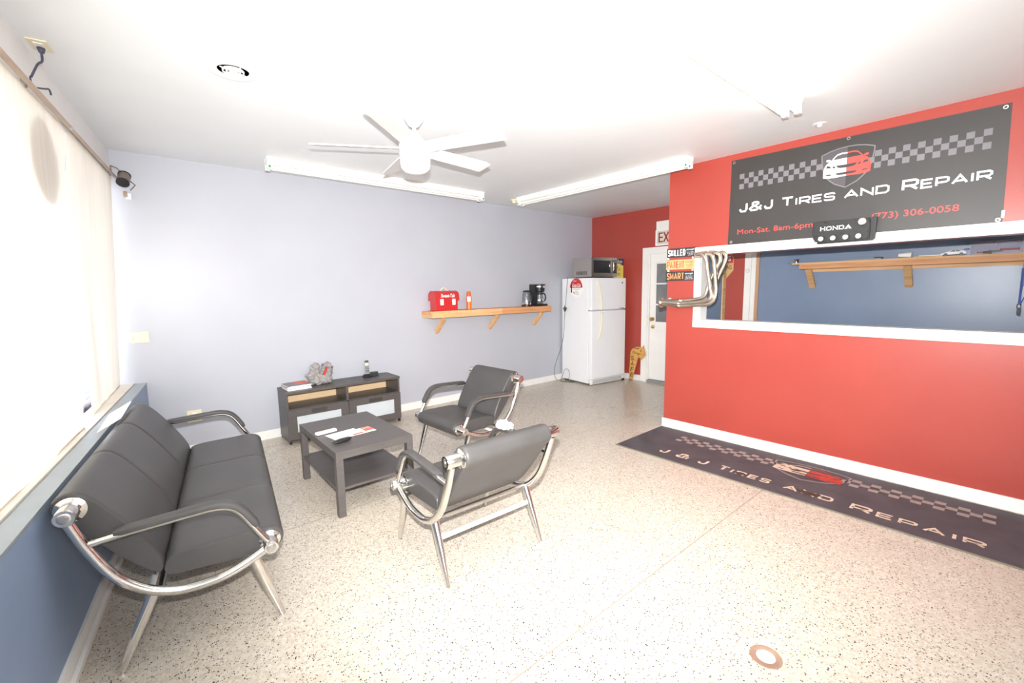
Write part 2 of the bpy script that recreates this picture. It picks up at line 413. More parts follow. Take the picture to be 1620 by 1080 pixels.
# end wall with the door hole (x along the wall from the back corner)
DX0, DX1, DH = 1.09, 1.96, 2.0
w = MB(); w.box(-.12, DX0, 0, .12, 0, HC); w.box(DX1, 2.47, 0, .12, 0, HC); w.box(DX0, DX1, 0, .12, DH, HC)
struct(w.build('wall_end', m_red), EF)
struct(MB().box(2.60, 6.62, 0, .12, 0, HC).build('wall_office', m_blue), EF)
w = MB(); w.box(2.47, 2.545, -.02, .12, 0, HC, .002); w.box(2.547, 2.60, -.014, .12, 0, HC, .002); o_tr = w.build('trim_1', m_trim); struct(o_tr, EF)
struct(MB().lathe([(.024, -.0215), (.022, -.0245), (.018, -.0245), (.017, -.0215)], 24, (2.505, 0, 1.66), 'Y', True, False).build('pipe_ring', m_chrome_matte, o_tr)); 
struct(MB().box(2.601, 2.64, -.016, -.001, 0, HC).build('trim_2', m_chipboard), EF)
struct(MB().box(DX0, DX1, .10, .13, 0, DH).build('wall_garage', m_grey), EF)
# partition with the long pass-through opening
O0, O1, OZ0, OZ1, PT = .345, 3.3, 1.140, 1.765, .14
w = MB(); w.box(0, O0, 0, PT, 0, HC); w.box(O1, 4.2, 0, PT, 0, HC); w.box(O0, O1, 0, PT, 0, OZ0); w.box(O0, O1, 0, PT, OZ1, HC)
struct(w.build('wall_right', m_red), PF)
w = MB(); w.box(.292, .350, -.02, 0, 1.073, 1.842, .003); w.box(.350, 3.36, -.02, 0, OZ1, 1.842, .003); w.box(.350, 3.36, -.02, 0, 1.073, OZ0, .003); w.box(3.30, 3.36, -.02, 0, OZ0, OZ1, .003)
w.box(O0, O0+.008, .0, PT, OZ0, OZ1); w.box(O0, O1, .0, PT, OZ0, OZ0+.008)
struct(w.build('trim_3', m_trim), PF)
# office return wall behind the partition, blue towards the office
struct(MB().box(4.30, 5.07, 2.30, 2.41, 0, HC).build('wall_return', m_blue))
struct(MB().box(5.07, 5.145, 2.29, 2.42, 0, HC, .003).build('trim_4', m_pine))
# window wall: frame LF has +y into the room
KD = .0726     # knee wall face stands this far in front of the upper wall
s_kc = .0
w = MB(); w.box(-.12, 6.8, -.12, 0, 2.40, HC); struct(w.build('wall_left', m_white_wall), LF)
w = MB(); w.box(-.12, 6.8, -.30, KD, 0, .700); struct(w.build('wall_knee', m_knee), LF)
w = MB(); w.box(-.12, 6.8, .000, KD+.002, .700, .7143, .002); o = struct(w.build('trim_5', m_ledge), LF)
w = MB(); w.box(-.12, 6.8, -.12, -.004, .700, .722, .004); struct(w.build('trim_6', m_sill), LF)
win = bpy.data.objects.new('window_1', None); COL.objects.link(win); win.matrix_world = LF; win['kind'] = 'structure'
fr = MB()
for sx in (.0, .88, 2.75, 4.3, 5.8): fr.box(sx, sx+.05, -.20, -.14, .70, 2.42, .003)
fr.box(0, 6.6, -.20, -.14, .70, .75, .003); fr.box(0, 6.6, -.20, -.14, 2.36, 2.42, .003)
fr.build('window_frame', m_alu, win)
for a, b in ((.05, .88), (.93, 2.75), (2.80, 4.3), (4.35, 5.8)): MB().box(a, b, -.173, -.167, .75, 2.36).build('pane', m_glass, win)
struct(MB().box(-8, 0, -20, 20, -.3, -.2).build('ground', m_asphalt), None)
# skirting boards
struct(MB().box(0, 5.9, -.014, 0, 0, .089, .003).build('baseboard_back', m_trim), BF)
struct(MB().box(-.014, 4.2, -.014, 0, 0, .089, .003).build('baseboard_right', m_trim), PF)
w = MB(); w.box(0, DX0-.11, -.014, 0, 0, .09, .003); struct(w.build('baseboard_end', m_trim), EF)
w = MB(); w.box(.0, 6.6, KD, KD+.014, .0, .085, .004); w.box(.0, 6.6, KD+.014, KD+.034, 0, .03, .008); struct(w.build('baseboard_left', m_trim), LF)
# door with casing
door = bpy.data.objects.new('door_1', None); COL.objects.link(door); door.matrix_world = EF; door['kind'] = 'structure'
w = MB()
for a, b in ((DX0-.105, DX0-.005), (DX1+.005, DX1+.105)): w.box(a, b, -.022, 0, 0, DH+.055, .006)
w.box(DX0-.105, DX1+.105, -.024, 0, DH-.035, DH+.062, .006)
w.box(DX0-.01, DX0+.012, -.004, .1, 0, DH, .002); w.box(DX1-.012, DX1+.01, -.004, .1, 0, DH, .002); w.box(DX0, DX1, -.004, .1, DH-.03, DH, .002)
w.build('casing', m_trim, door)
w = MB(); w.box(DX0+.012, DX1-.012, .03, .07, .045, DH-.03, .003)
lf = w.build('door_leaf', m_trim, door)
w = MB(); gx0, gx1, gz0, gz1 = DX0+.115, DX1-.115, .945, 1.815
w.box(gx0-.03, gx0, .018, .03, gz0-.03, gz1+.03, .004); w.box(gx1, gx1+.03, .018, .03, gz0-.03, gz1+.03, .004)
w.box(gx0, gx1, .018, .03, gz1, gz1+.03, .004); w.box(gx0, gx1, .018, .03, gz0-.03, gz0, .004)
for f in (.3, .66): zz = gz0+(gz1-gz0)*f; w.box(gx0, gx1, .018, .03, zz-.011, zz+.011, .003)
xx = (gx0+gx1)/2; w.box(xx-.011, xx+.011, .018, .03, gz0, gz1, .003)
for zz in (.25,): w.box(DX0+.12, DX1-.12, .024, .03, zz, .80, .012)
w.build('glazing_bars', m_trim, lf)
MB().box(gx0, gx1, .024, .029, gz0, gz1).build('pane', m_dkglass, lf)
MB().lathe([(.005, .03), (.028, .028), (.028, .018), (.012, .014), (.012, -.01), (.026, -.018), (.030, -.032), (.022, -.045), (0, -.048)], 20, (DX0+.07, 0, .985), 'Y').build('door_knob', m_brass, lf)
MB().lathe([(.005, .03), (.028, .026), (.026, .010), (.014, .006), (0, .005)], 20, (DX0+.07, 0, .865), 'Y').build('deadbolt', m_brass, lf)
MB().box(DX0, DX1, -.012, .10, 0, .04, .004).build('threshold', m_grey, door)

# ------------------------------------------------------------------ leather seating
ARC = [(.0, .655), (.012, .618), (.042, .535), (.106, .405), (.19, .318), (.27, .279), (.335, .268), (.42, .271), (.49, .287), (.57, .322), (.618, .348)]
BACK = [(.218, .345), (.16, .40), (.10, .47), (.035, .558), (-.020, .628), (-.052, .662), (-.060, .690), (-.048, .722), (-.018, .741), (.018, .738), (.05, .715), (.095, .66), (.155, .57), (.205, .485), (.240, .41), (.247, .365), (.238, .345)]
SEAT = [(.243, .355), (.258, .388), (.31, .402), (.40, .407), (.50, .410), (.58, .413), (.635, .409), (.672, .388), (.684, .354), (.668, .318), (.632, .298), (.55, .298), (.45, .303), (.35, .308), (.27, .313), (.248, .330)]
def cushion(prof, xs, groove):
    P = spline([(0, a, b) for a, b in prof], 4, True); n = len(P)
    nm = []
    for i in range(n):
        t = (P[(i+1) % n]-P[i-1]); nm.append(Vector((0, t.z, -t.y)).normalized())
    ctr = sum(P, Vector())/n
    if sum((P[i]-ctr).dot(nm[i]) for i in range(n)) < 0: nm = [-v for v in nm]
    mb = MB(); rings = []
    for x in xs:
        g = groove(x)
        rings.append([mb.bm.verts.new((x, (P[i]-nm[i]*g).y, (P[i]-nm[i]*g).z)) for i in range(n)])
    for A, B in zip(rings, rings[1:]):
        for k in range(n):
            f = mb.bm.faces.new((A[k], A[(k+1) % n], B[(k+1) % n], B[k])); f.smooth = True
    for A in (rings[0], rings[-1]):
        c = mb.bm.verts.new(sum((v.co for v in A), Vector())/n)
        for k in range(n): mb.bm.faces.new((A[k], A[(k+1) % n], c))
    return mb
def seating(name, label, cat, frame, W, panels, group=None):
    t = thing(name, label, cat, frame, group)
    hw = W/2; ce = hw-.085
    seams = [-ce+2*ce*i/panels for i in range(1, panels)]
    xs = set()
    for e in [-ce, ce]+seams:
        for d in (0, .002, .005, .010, .018, .03, .05): xs.add(round(e+d, 4)); xs.add(round(e-d, 4))
    xs |= {round(-ce+2*ce*i/24, 4) for i in range(25)}
    xs = sorted(x for x in xs if -ce-1e-6 <= x <= ce+1e-6)
    def groove(x):
        g = 0
        for e in seams: g = max(g, .010*math.exp(-abs(x-e)/.006))
        de = min(x+ce, ce-x)
        if de < .018: g = max(g, .010*(1-math.sqrt(max(0, 1-(1-de/.018)**2))))
        return g
    cushion(BACK, xs, groove).build('back_cushion', m_leather, t)
    cushion(SEAT, xs, groove).build('seat_cushion', m_leather, t)
    arc = spline([(0, a, b) for a, b in ARC], 5)
    armp = spline([(0, .040, .555), (0, .12, .563), (0, .25, .572), (0, .38, .580), (0, .44, .580), (0, .49, .565), (0, .525, .53), (0, .56, .47), (0, .612, .378)], 5)
    for s in (-1, 1):
        x = s*(hw-.034)
        MB().tube([(x, p.y, p.z) for p in arc], .0185, 14).build('side_frame', m_chrome, t)
        ar = MB().tube([(x, p.y, p.z) for p in armp], .0135, 12).build('armrest', m_chrome, t)
        mb = MB(); pp = [p for p in armp if (p.y > .105 and p.z > .44)]; rings = []
        for i, p in enumerate(pp):
            q0, q1 = pp[max(0, i-1)], pp[min(len(pp)-1, i+1)]; tg = (q1-q0).normalized(); nr = Vector((0, -tg.z, tg.y))
            if nr.z < 0: nr = -nr
            e = 1 if 0 < i < len(pp)-1 else .7
            rings.append([mb.bm.verts.new((x+cx*e, p.y+nr.y*(.011+.011*cn), p.z+nr.z*(.011+.011*cn)))
                          for cx, cn in [(.026*math.copysign(abs(math.cos(a))**.6, math.cos(a)), 1.25*math.copysign(abs(math.sin(a))**.6, math.sin(a))*e+.35) for a in [2*PI*k/16 for k in range(16)]]])
        for A, B in zip(rings, rings[1:]):
            for k in range(16):
                f = mb.bm.faces.new((A[k], A[(k+1) % 16], B[(k+1) % 16], B[k])); f.smooth = True
        mb.bm.faces.new(rings[0]); mb.bm.faces.new(rings[-1])
        mb.build('arm_pad', m_leather, ar)
        MB().tube([(s*(hw-.05), .556, .312), (s*(hw-.048), .60, .165), (s*(hw-.0436), .651, 0)], [.023, .020, .0125], 14).build('leg', m_chrome, t)
        MB().tube([(s*(hw-.05), .216, .302), (s*(hw-.048), .155, .160), (s*(hw-.0436), .087, 0)], [.023, .020, .0125], 14).build('leg', m_chrome, t)
        for (cy, cz, r) in ((0, .6832, .033), (.6265, .3536, .030)):
            cap = MB().lathe([(r*1.45, ce-.004), (r*1.45, ce+.006), (r*1.0, ce+.012), (r*.98, hw-.004), (r*.9, hw)], 24, (0, 0, 0), 'X')
            if s < 0: cap.transform(Matrix.Scale(-1, 4, (1, 0, 0)))
            cap.transform(Matrix.Translation((0, cy, cz)))
            cp = cap.build('end_cap', m_chrome, t)
            MB().lathe([(r*.62, s*(hw+.0005)), (r*.55, s*(hw+.002)), (r*.34, s*(hw+.002)), (r*.3, s*(hw+.005)), (0, s*(hw+.005))], 18, (0, cy, cz), 'X').build('screw', m_chrome_matte, cp)
    MB().cyl((-(hw-.05), .178, .215), (hw-.05, .178, .215), .0125, 14).build('stretcher', m_white_metal, t, 'white painted stretcher bar')
    MB().cyl((-(hw-.04), .232, .296), (hw-.04, .232, .296), .011, 12).build('crossbar', m_chrome_matte, t)
    MB().cyl((-(hw-.05), .59, .335), (hw-.05, .59, .335), .010, 12).build('crossbar', m_chrome_matte, t)
    return t
seating('sofa', 'black leather three seat sofa with chrome tube frame along the window', 'sofa', pose(-.1722, 3.0338, 0, -97.0644), 1.7787, 3)
seating('armchair', 'black leather armchair with chrome arms seen from behind, nearest the camera', 'chair', pose(1.349, 1.6689, 0, -1.2749), .709, 1, 'black leather armchairs')
seating('armchair', 'black leather armchair facing the sofa, beyond the coffee table corner', 'chair', pose(2.4653, 3.1978, 0, 93.436), .709, 1, 'black leather armchairs')

# ------------------------------------------------------------------ coffee table and what lies on it
TF = pose(.8562, 3.6349, 0, .316)       # x right, -y towards the camera
TL, TW, TH, TK = .5426, .8349, .442, .046
t = thing('coffee_table', 'low black brown coffee table with lower shelf between sofa and armchairs', 'table', TF)
MB().box(0, TL, -TW, 0, TH-.05, TH, .0015).build('tabletop', m_table, t)
for a in (0, TL-TK):
    for b in (-TW, -TK): MB().box(a, a+TK, b, b+TK, 0, TH-.05, .001).build('leg', m_table, t)
MB().box(.004, TL-.004, -TW+.012, -.012, .178, .194, .001).build('shelf', m_table, t)
def on_table(px, py, deg=0): return pose(px, py, TH, deg)
# white remote, dark remote, leaflets
t = thing('remote_control', 'white slim remote control on the coffee table', 'remote', on_table(.945, 3.262, 8))
MB().box(-.075, .075, -.021, .021, .002, .020, .008).build('body', m_white_metal, t)
w = MB(); w.box(-.05, .03, -.010, .010, .0195, .0215, .001); w.build('keypad', m_plate, t)
t = thing('remote_control', 'black rounded remote control on the front of the coffee table', 'remote', on_table(.967, 2.985, 14))
b = MB(); b.sphere((0, 0, .014), .5, 24, (.150, .052, .028)); b.build('body', m_black, t)
MB().sphere((.022, .004, .0235), .5, 16, (.07, .028, .012)).build('touch_strip', m_chrome_matte, t)
t = thing('leaflet', 'white printed sheet lying between the two remotes', 'paper', on_table(1.045, 3.145, 10))
MB().box(-.115, .105, -.085, .075, .001, .0022).build('sheet', m_paper, t)
w = MB(); w.box(.02, .10, -.083, -.055, .0022, .0026); w.build('print', m_paper_red, t)
t = thing('leaflet', 'folded red and white leaflet under the white sheet', 'paper', on_table(1.172, 3.140, 5))
MB().box(-.10, .075, -.065, .065, .0, .0010).build('sheet', m_paper, t)
w = MB(); w.box(.005, .073, -.03, .03, .0010, .0014); w.box(.005, .073, -.012+.05, .06, .0010, .0014); w.build('print', m_paper_red, t)

# ------------------------------------------------------------------ TV bench, magazines, toy, phone
m_notch = mat('drawer_notch', (62, 58, 57), .5)
BX0, BL, BD, BH = .969, 1.167, .345, .518
VF = pose(BX0, 4.87, 0, 0)
t = thing('tv_bench', 'long black brown TV bench with two frosted glass drawers against the lavender wall', 'cabinet', VF)
MB().box(-.003, BL+.003, -BD-.004, 0, BH-.024, BH, .002).build('top', m_table, t)
for a, b in ((0, .018), (BL-.018, BL)): MB().box(a, b, -BD+.008, 0, .025, BH-.024, .001).build('side_panel', m_table, t)
MB().box(BL/2-.012, BL/2+.012, -BD+.008, -.012, .04, BH-.024, .001).build('divider', m_table, t)
MB().box(.018, BL-.018, -BD+.008, -.012, .330, .346, .001).build('shelf', m_table, t)
MB().box(.018, BL-.018, -BD+.03, -.012, .06, .076, .001).build('bottom_panel', m_table, t)
MB().box(.012, BL-.012, -.012, -.006, .05, BH-.024).build('back_panel', m_birch, t, 'pale birch back panel')
for k in (0, 1):
    a, b = (.003+k*BL/2, BL/2-.002+k*(BL/2)-(.001 if k else 0)); z0, z1 = .045, .338
    w = MB(); fy0, fy1 = -BD-.014, -BD+.006; fw = .078
    w.box(a, a+fw, fy0, fy1, z0, z1, .001); w.box(b-fw, b, fy0, fy1, z0, z1, .001)
    w.box(a+fw, b-fw, fy0, fy1, z0, z0+.068, .001); w.box(a+fw, b-fw, fy0, fy1, z1-.068, z1, .001)
    dr = w.build('drawer', m_table, t)
    MB().box(a+fw, b-fw, fy0+.006, fy0+.012, z0+.068, z1-.068).build('pane', m_frost, dr, 'frosted glass pane')
    mid = (a+b)/2; MB().box(mid-.075, mid+.075, fy0-.002, fy0+.002, z1-.055, z1-.012, .001).build('handle', m_notch, dr)
for a in (.004, BL-.026):
    for b in (-BD+.01, -.03): MB().box(a, a+.022, b, b+.022, 0, .026, .002).build('foot', m_black, t)
def on_bench(x, y, deg=0, z=0): return pose(x, y, BH+z, deg)
mags = [('pale magazine at the bottom of the stack on the TV bench', 0, m_paper, 2), ('grey magazine in the middle of the stack on the TV bench', .016, m_grey, -3), ('magazine with red print topmost of the stack on the TV bench', .030, m_print_grey, 4)]
for lab, zz, mm, dg in mags:
    t = thing('magazine', lab, 'magazine', on_bench(1.125, 4.69, dg, zz), 'magazines on the TV bench')
    MB().box(-.123, .095, -.10, .115, .002, .0125, .0015).build('pages', m_paper, t)
    MB().box(-.125, .097, -.102, .117, .0125, .0145, .0005).build('cover', mm, t)
    MB().box(-.125, .097, -.102, .117, 0, .002, .0005).build('back_cover', mm, t)
    if zz > .025: MB().box(-.03, .09, -.03, .08, .0145, .0150).build('print', m_paper_red, t)
# plush toy: a lumpy body with two raised limbs and a ribbon
t = thing('soft_toy', 'grey curly soft toy with red ribbon on the left end of the TV bench', 'soft toy', on_bench(1.350, 4.765, 12))
b = bmesh.new()
lumps = [(0, 0, .06, .068), (-.055, -.01, .07, .062), (-.105, -.03, .095, .042), (-.045, .0, .125, .050), (-.038, .0, .175, .046), (.06, .0, .06, .066), (.085, .01, .115, .060), (.095, .01, .155, .055), (.02, -.055, .04, .045), (-.04, -.055, .035, .042), (.065, -.05, .038, .042), (.02, .0, .10, .045), (-.075, -.02, .03, .04)]
for (x, y, z, r) in lumps:
    q = bmesh.ops.create_icosphere(b, subdivisions=3, radius=r)
    bmesh.ops.translate(b, verts=q['verts'], vec=(x, y, z))
for v in b.verts:
    v.co += Vector((noise.noise(v.co*45), noise.noise(v.co*45+Vector((9, 0, 0))), noise.noise(v.co*45+Vector((0, 9, 0)))))*.026
    v.co.z = max(v.co.z, .001)
for f in b.faces: f.smooth = True
mb = MB(); mb.add(b); o = mb.build('body', m_plush, t, recalc=False)
rm = o.modifiers.new('merge', 'REMESH'); rm.mode = 'VOXEL'; rm.voxel_size = .004; rm.use_smooth_shade = True
MB().tube(spline([(.025, -.052, .090), (.035, -.056, .115), (.050, -.052, .145), (.062, -.042, .170)], 4), .012, 8).build('ribbon', m_plush_red, t)
# cordless phone on its cradle
PHF = on_bench(1.855, 4.74, -12)
t = thing('phone_cradle', 'black charging cradle under the cordless phone on the TV bench', 'phone charger', PHF)
MB().lathe([(.052, 0), (.055, .012), (.045, .026), (.030, .034), (0, .034)], 28).build('base', m_black, t)
MB().box(.035, .125, .02, .06, 0, .045, .004).build('answering_unit', m_black, t)
t = thing('cordless_phone', 'black and silver cordless phone standing in its cradle', 'phone', PHF @ Matrix.Translation((0, 0, .033)) @ Matrix.Rotation(R(-8), 4, 'X'))
MB().box(-.024, .024, -.014, .014, 0, .150, .009).build('handset', m_grey, t)
MB().box(-.020, .020, -.0165, .010, .128, .152, .006).build('earpiece', m_black, t)
MB().box(-.017, .017, -.016, -.0135, .096, .125, .001).build('screen', mat('phone_screen', (214, 212, 160), .3), t)
w = MB()
for i in range(4):
    for j in range(3): w.box(-.018+j*.013, -.008+j*.013, -.0165, -.013, .018+i*.018, .030+i*.018, .001)
w.build('keypad', m_black, t)

# ------------------------------------------------------------------ the pine wall shelf and its things
SX0, SX1, SD, SZ0, SZ1 = 2.645, 4.66, .265, 1.135, 1.217
t = thing('wall_shelf', 'long pine shelf on the lavender wall left of the fridge', 'shelf', at(BF, 0, 0))
split = 3.72
MB().box(SX0, split, -SD, -SD+.038, SZ0, SZ1, .001).build('front_board', m_pine, t, 'pale pine front board')
MB().box(split, SX1, -SD, -SD+.038, SZ0+.002, SZ1, .001).build('front_board', m_pine_red, t, 'reddish pine front board')
MB().box(SX0, SX1, -SD+.038, 0, SZ1-.038, SZ1-.001, .001).build('shelf_board', m_pine_red, t)
MB().box(SX0, SX1, -SD+.038, 0, SZ0, SZ1-.039, .001).build('wall_cleat', m_pine, t)
for bx in (2.83, 3.68, 4.52):
    mb = MB(); mb.box(-.022, .022, -.27, 0, -.045, 0, .001)
    ang = math.atan2(.21, .21)
    mb.transform(Matrix.Rotation(-R(44), 4, 'X'))
    mb.transform(Matrix.Translation((bx, -.006, .955)))
    for v in mb.bm.verts:
        v.co.y = min(v.co.y, -.001); v.co.z = min(v.co.z, SZ0-.001)
    mb.build('bracket', m_pine, t)
def shelfF(x, y, deg=0, z=0): return pose(x, D-y, SZ1+z, deg)
# lunch box
t = thing('lunch_box', 'red metal lunch box with domed lid on the left end of the pine shelf', 'lunch box', shelfF(2.885, .14, 0))
W2, D2 = .155, .075
MB().box(-W2, W2, -D2, D2, 0, .135, .006).build('body', m_redbox, t)
mb = MB(); prof = [(-D2-.012, .125), (-D2-.012, .175)]+[(-(D2+.012)*math.cos(a), .175+.072*math.sin(a)) for a in [PI*i/14 for i in range(15)]]+[(D2+.012, .125)]
n = len(prof); A = [mb.bm.verts.new((-W2-.018, y, z)) for y, z in prof]; B = [mb.bm.verts.new((W2+.018, y, z)) for y, z in prof]
for i in range(n): f = mb.bm.faces.new((A[i], A[(i+1) % n], B[(i+1) % n], B[i]))
mb.bm.faces.new(A); mb.bm.faces.new(B[::-1])
lid = mb.build('lid', m_redbox, t)
for sx in (-.085, .085): MB().box(sx-.022, sx+.022, -D2-.026, -D2-.011, .07, .145, .005).build('latch', m_white_metal, t)
MB().tube(spline([(-.055, 0, .246), (-.035, 0, .262), (-.015, 0, .278), (.015, 0, .278), (.035, 0, .262), (.055, 0, .246)], 4), .006, 8).build('handle', m_cream, t)
w = MB(); sans(w, 'Sweet-Tab', -.095, .163, .20, .045, -D2-.0135, .25, .02); w.build('lettering', m_white, lid)
# spray can
t = thing('spray_can', 'orange aerosol can standing right of the red lunch box', 'spray can', shelfF(3.255, .15))
MB().lathe([(.030, 0), (.033, .004), (.033, .165), (.030, .172)], 24).build('can', m_orange, t)
MB().lathe([(.031, .172), (.029, .178), (.027, .215), (.022, .236), (0, .240)], 24).build('cap', mat('deep_orange', (236, 96, 30), .3), t)
mb = MB()
for i in range(6):
    a0, a1 = PI*1.08+i*.25, PI*1.08+(i+1)*.25
    mb.poly3([(.0335*math.cos(a0), .0335*math.sin(a0), .10), (.0335*math.cos(a1), .0335*math.sin(a1), .10), (.0335*math.cos(a1), .0335*math.sin(a1), .168), (.0335*math.cos(a0), .0335*math.sin(a0), .168)])
mb.build('paper_label', m_white, t)
# kettle
t = thing('electric_kettle', 'clear glass electric kettle left of the coffee maker', 'kettle', shelfF(4.285, .13))
MB().lathe([(.078, 0), (.078, .018), (.07, .022)], 28).build('base', m_black, t)
MB().lathe([(.070, .023), (.072, .03), (.072, .055), (.068, .058)], 28).build('heating_ring', m_chrome, t)
MB().lathe([(.068, .058), (.067, .10), (.062, .16), (.054, .205), (.05, .212)], 28).build('jar', m_jar, t)
MB().lathe([(.052, .210), (.055, .218), (.05, .228), (.02, .234), (0, .234)], 28).build('lid', m_black, t)
MB().tube(spline([(.05, 0, .222), (.085, 0, .215), (.105, 0, .17), (.105, 0, .10), (.085, 0, .045)], 5), .0125, 10).build('handle', m_black, t)
# coffee maker and its carafe
CMF = shelfF(4.500, .135, 0)
t = thing('coffee_maker', 'black drip coffee maker on the right end of the pine shelf', 'coffee maker', CMF)
MB().box(-.09, .12, -.095, .085, 0, .030, .008).build('base', m_black, t)
MB().box(-.09, -.03, -.03, .085, .03, .315, .008).build('water_tank', m_black, t)
MB().lathe([(.055, .20), (.075, .215), (.083, .30), (.083, .315)], 28, (.03, -.01, 0)).build('filter_basket', m_black, t)
MB().lathe([(.0835, .270), (.0842, .272), (.0842, .296), (.0835, .298)], 28, (.03, -.01, 0)).build('steel_band', m_chrome, t)
MB().box(-.092, .105, -.075, .085, .3155, .326, .005).build('lid', m_grey, t)
t = thing('coffee_carafe', 'glass carafe with black handle inside the coffee maker', 'carafe', CMF @ Matrix.Translation((.03, -.01, .031)))
MB().lathe([(.05, 0), (.058, .01), (.064, .05), (.058, .10), (.046, .135), (.048, .150)], 28).build('jar', m_jar, t)
MB().lathe([(.049, .138), (.052, .140), (.052, .156), (.03, .162), (0, .162)], 28).build('lid', m_black, t)
MB().lathe([(.0655, .040), (.066, .042), (.066, .062), (.0655, .064)], 28).build('steel_band', m_chrome, t)
MB().tube(spline([(.050, -.0, .150), (.095, -.0, .150), (.122, -.0, .115), (.120, -.0, .065), (.085, -.0, .038), (.064, 0, .038)], 5), .011, 10).build('handle', m_black, t)

# ------------------------------------------------------------------ fridge and the things on it
FF = pose(5.1351, 4.8666-.012, 0, -5.7452)      # x along the front to the right, -y towards the room
t = thing('fridge', 'white top freezer fridge in the corner by the red end wall', 'fridge', FF)
FWd, FDp, FHt = .745, .6594, 1.6202
MB().box(0, FWd, -FDp+.075, 0, .025, FHt, .006).build('cabinet', m_fridge, t)
for nm, z0, z1 in (('fridge_door', .095, 1.128), ('freezer_door', 1.142, FHt)):
    d = MB().box(.003, FWd-.003, -FDp, -FDp+.068, z0, z1, .018).build(nm, m_fridge, t)
    if nm == 'freezer_door':
        pts = spline([(.105, -FDp-.010, 1.565), (.118, -FDp-.030, 1.50), (.150, -FDp-.036, 1.36), (.172, -FDp-.036, 1.24), (.180, -FDp-.020, 1.150)], 5)
        MB().lathe([(.012, .004), (.016, .0), (.012, -.004), (0, -.005)], 20, (FWd-.09, -FDp-.001, 1.545), 'Y').build('badge', m_print_grey, d)
        MB().box(FWd-.15, FWd-.05, -FDp-.002, -FDp+.002, 1.148, 1.160).build('nameplate', m_grey, d)
    else:
        pts = spline([(.180, -FDp-.020, 1.118), (.178, -FDp-.036, 1.02), (.165, -FDp-.036, .90), (.145, -FDp-.030, .77), (.130, -FDp-.010, .70)], 5)
    MB().tube(pts, .011, 8).build('handle', m_cream, d, 'yellowed bow handle')
w = MB(); w.box(.01, FWd-.01, -FDp+.02, -FDp+.045, .012, .088, .003)
g = w.build('toe_grille', m_white_metal, t)
w = MB()
for k in range(5): w.box(.05, FWd-.06, -FDp+.016, -.63, .024+k*.012, .029+k*.012)
w.build('grille_slot', m_grey, g)
MB().box(FWd-.05, FWd-.005, -FDp+.005, -FDp+.05, .0, .030, .003).build('foot', m_black, t)
MB().box(-.001, .03, -FDp+.07, -FDp+.074, 1.129, 1.141).build('gasket', m_grey, t)
for k in (0.03, FWd-.06): MB().box(k, k+.03, -.08, -.05, 0, .026).build('foot', m_black, t)
# round drinks sign on the fridge side (side faces -x)
SIDE = FF @ Matrix.Translation((-.001, -.331, 1.478)) @ Matrix.Rotation(-PI/2, 4, 'Z')     # local x towards the front, -y out of the fridge side
t = thing('tin_sign', 'oval red and white drinks sign on the side of the fridge', 'sign', SIDE)
el = [(.142*math.cos(a), .145*math.sin(a)) for a in [2*PI*k/40 for k in range(40)]]
MB().prism(el, -.004, 0).build('plate', m_paper, t)
up = [(x*.985, z*.985) for x, z in el if z >= -.002]; w = MB(); shape(w, up, -.005); w.build('red_field', m_redbox, t)
w = MB(); sans(w, 'Coca-Cola', -.085, .010, .185, .055, -.0065, .25, .015); w.build('lettering', m_white, t)
w = MB(); sans(w, 'ENJOY', -.062, .086, .07, .024, -.0065); w.build('lettering', m_white, t)
w = MB(); sans(w, 'special', -.05, -.030, .13, .018, -.0055); w.build('lettering', m_ink, t)
for a in (('ICE', -.02, -.075, .06, .028, -.0055), ('COLD', -.012, -.110, .075, .028, -.0055)): sans(MB(), *a).build('lettering', m_grey, t)
w = MB(); shape(w, [(-.118, -.075), (-.118, .02), (-.110, .055), (-.110, .080), (-.098, .080), (-.098, .055), (-.090, .02), (-.090, -.075)], -.0068); w.build('bottle_print', m_ink, t)
w = MB(); shape(w, [(-.066, -.06), (-.048, -.06), (-.030, -.09), (-.044, -.098)], -.0055); w.build('red_mark', m_redbox, t)
# microwave
MWF = FF @ Matrix.Translation((.005, -FDp+.012, FHt+.001))
t = thing('microwave', 'stainless steel microwave on top of the white fridge', 'microwave', MWF)
MB().box(0, .54, .02, .40, .012, .300, .004).build('case', m_steel, t)
for a in (.03, .49):
    for b in (.05, .35): MB().cyl((a, b, 0), (a, b, .013), .014, 12).build('foot', m_black, t)
w = MB(); w.box(0, .43, 0, .022, .012, .300, .004); d = w.build('door', m_steel, t)
MB().box(.035, .395, -.002, .006, .070, .255, .001).build('window', m_mw_glass, d)
MB().tube(spline([(.415, -.006, .065), (.424, -.034, .10), (.428, -.040, .16), (.424, -.034, .22), (.415, -.006, .258)], 5), .009, 10).build('handle', m_chrome, d)
p = MB().box(.432, .54, 0, .022, .012, .300, .004).build('control_panel', m_steel, t)
MB().box(.440, .532, -.002, .004, .065, .262, .001).build('keypad', m_mw_glass, p)
MB().box(.448, .528, -.003, .001, .225, .250, .001).build('display', m_dkglass, p)
w = MB()
for k in range(7): w.box(-.0012, .002, .10+k*.034, .116+k*.034, .045, .100)
w.build('vent_slot', m_black, t)
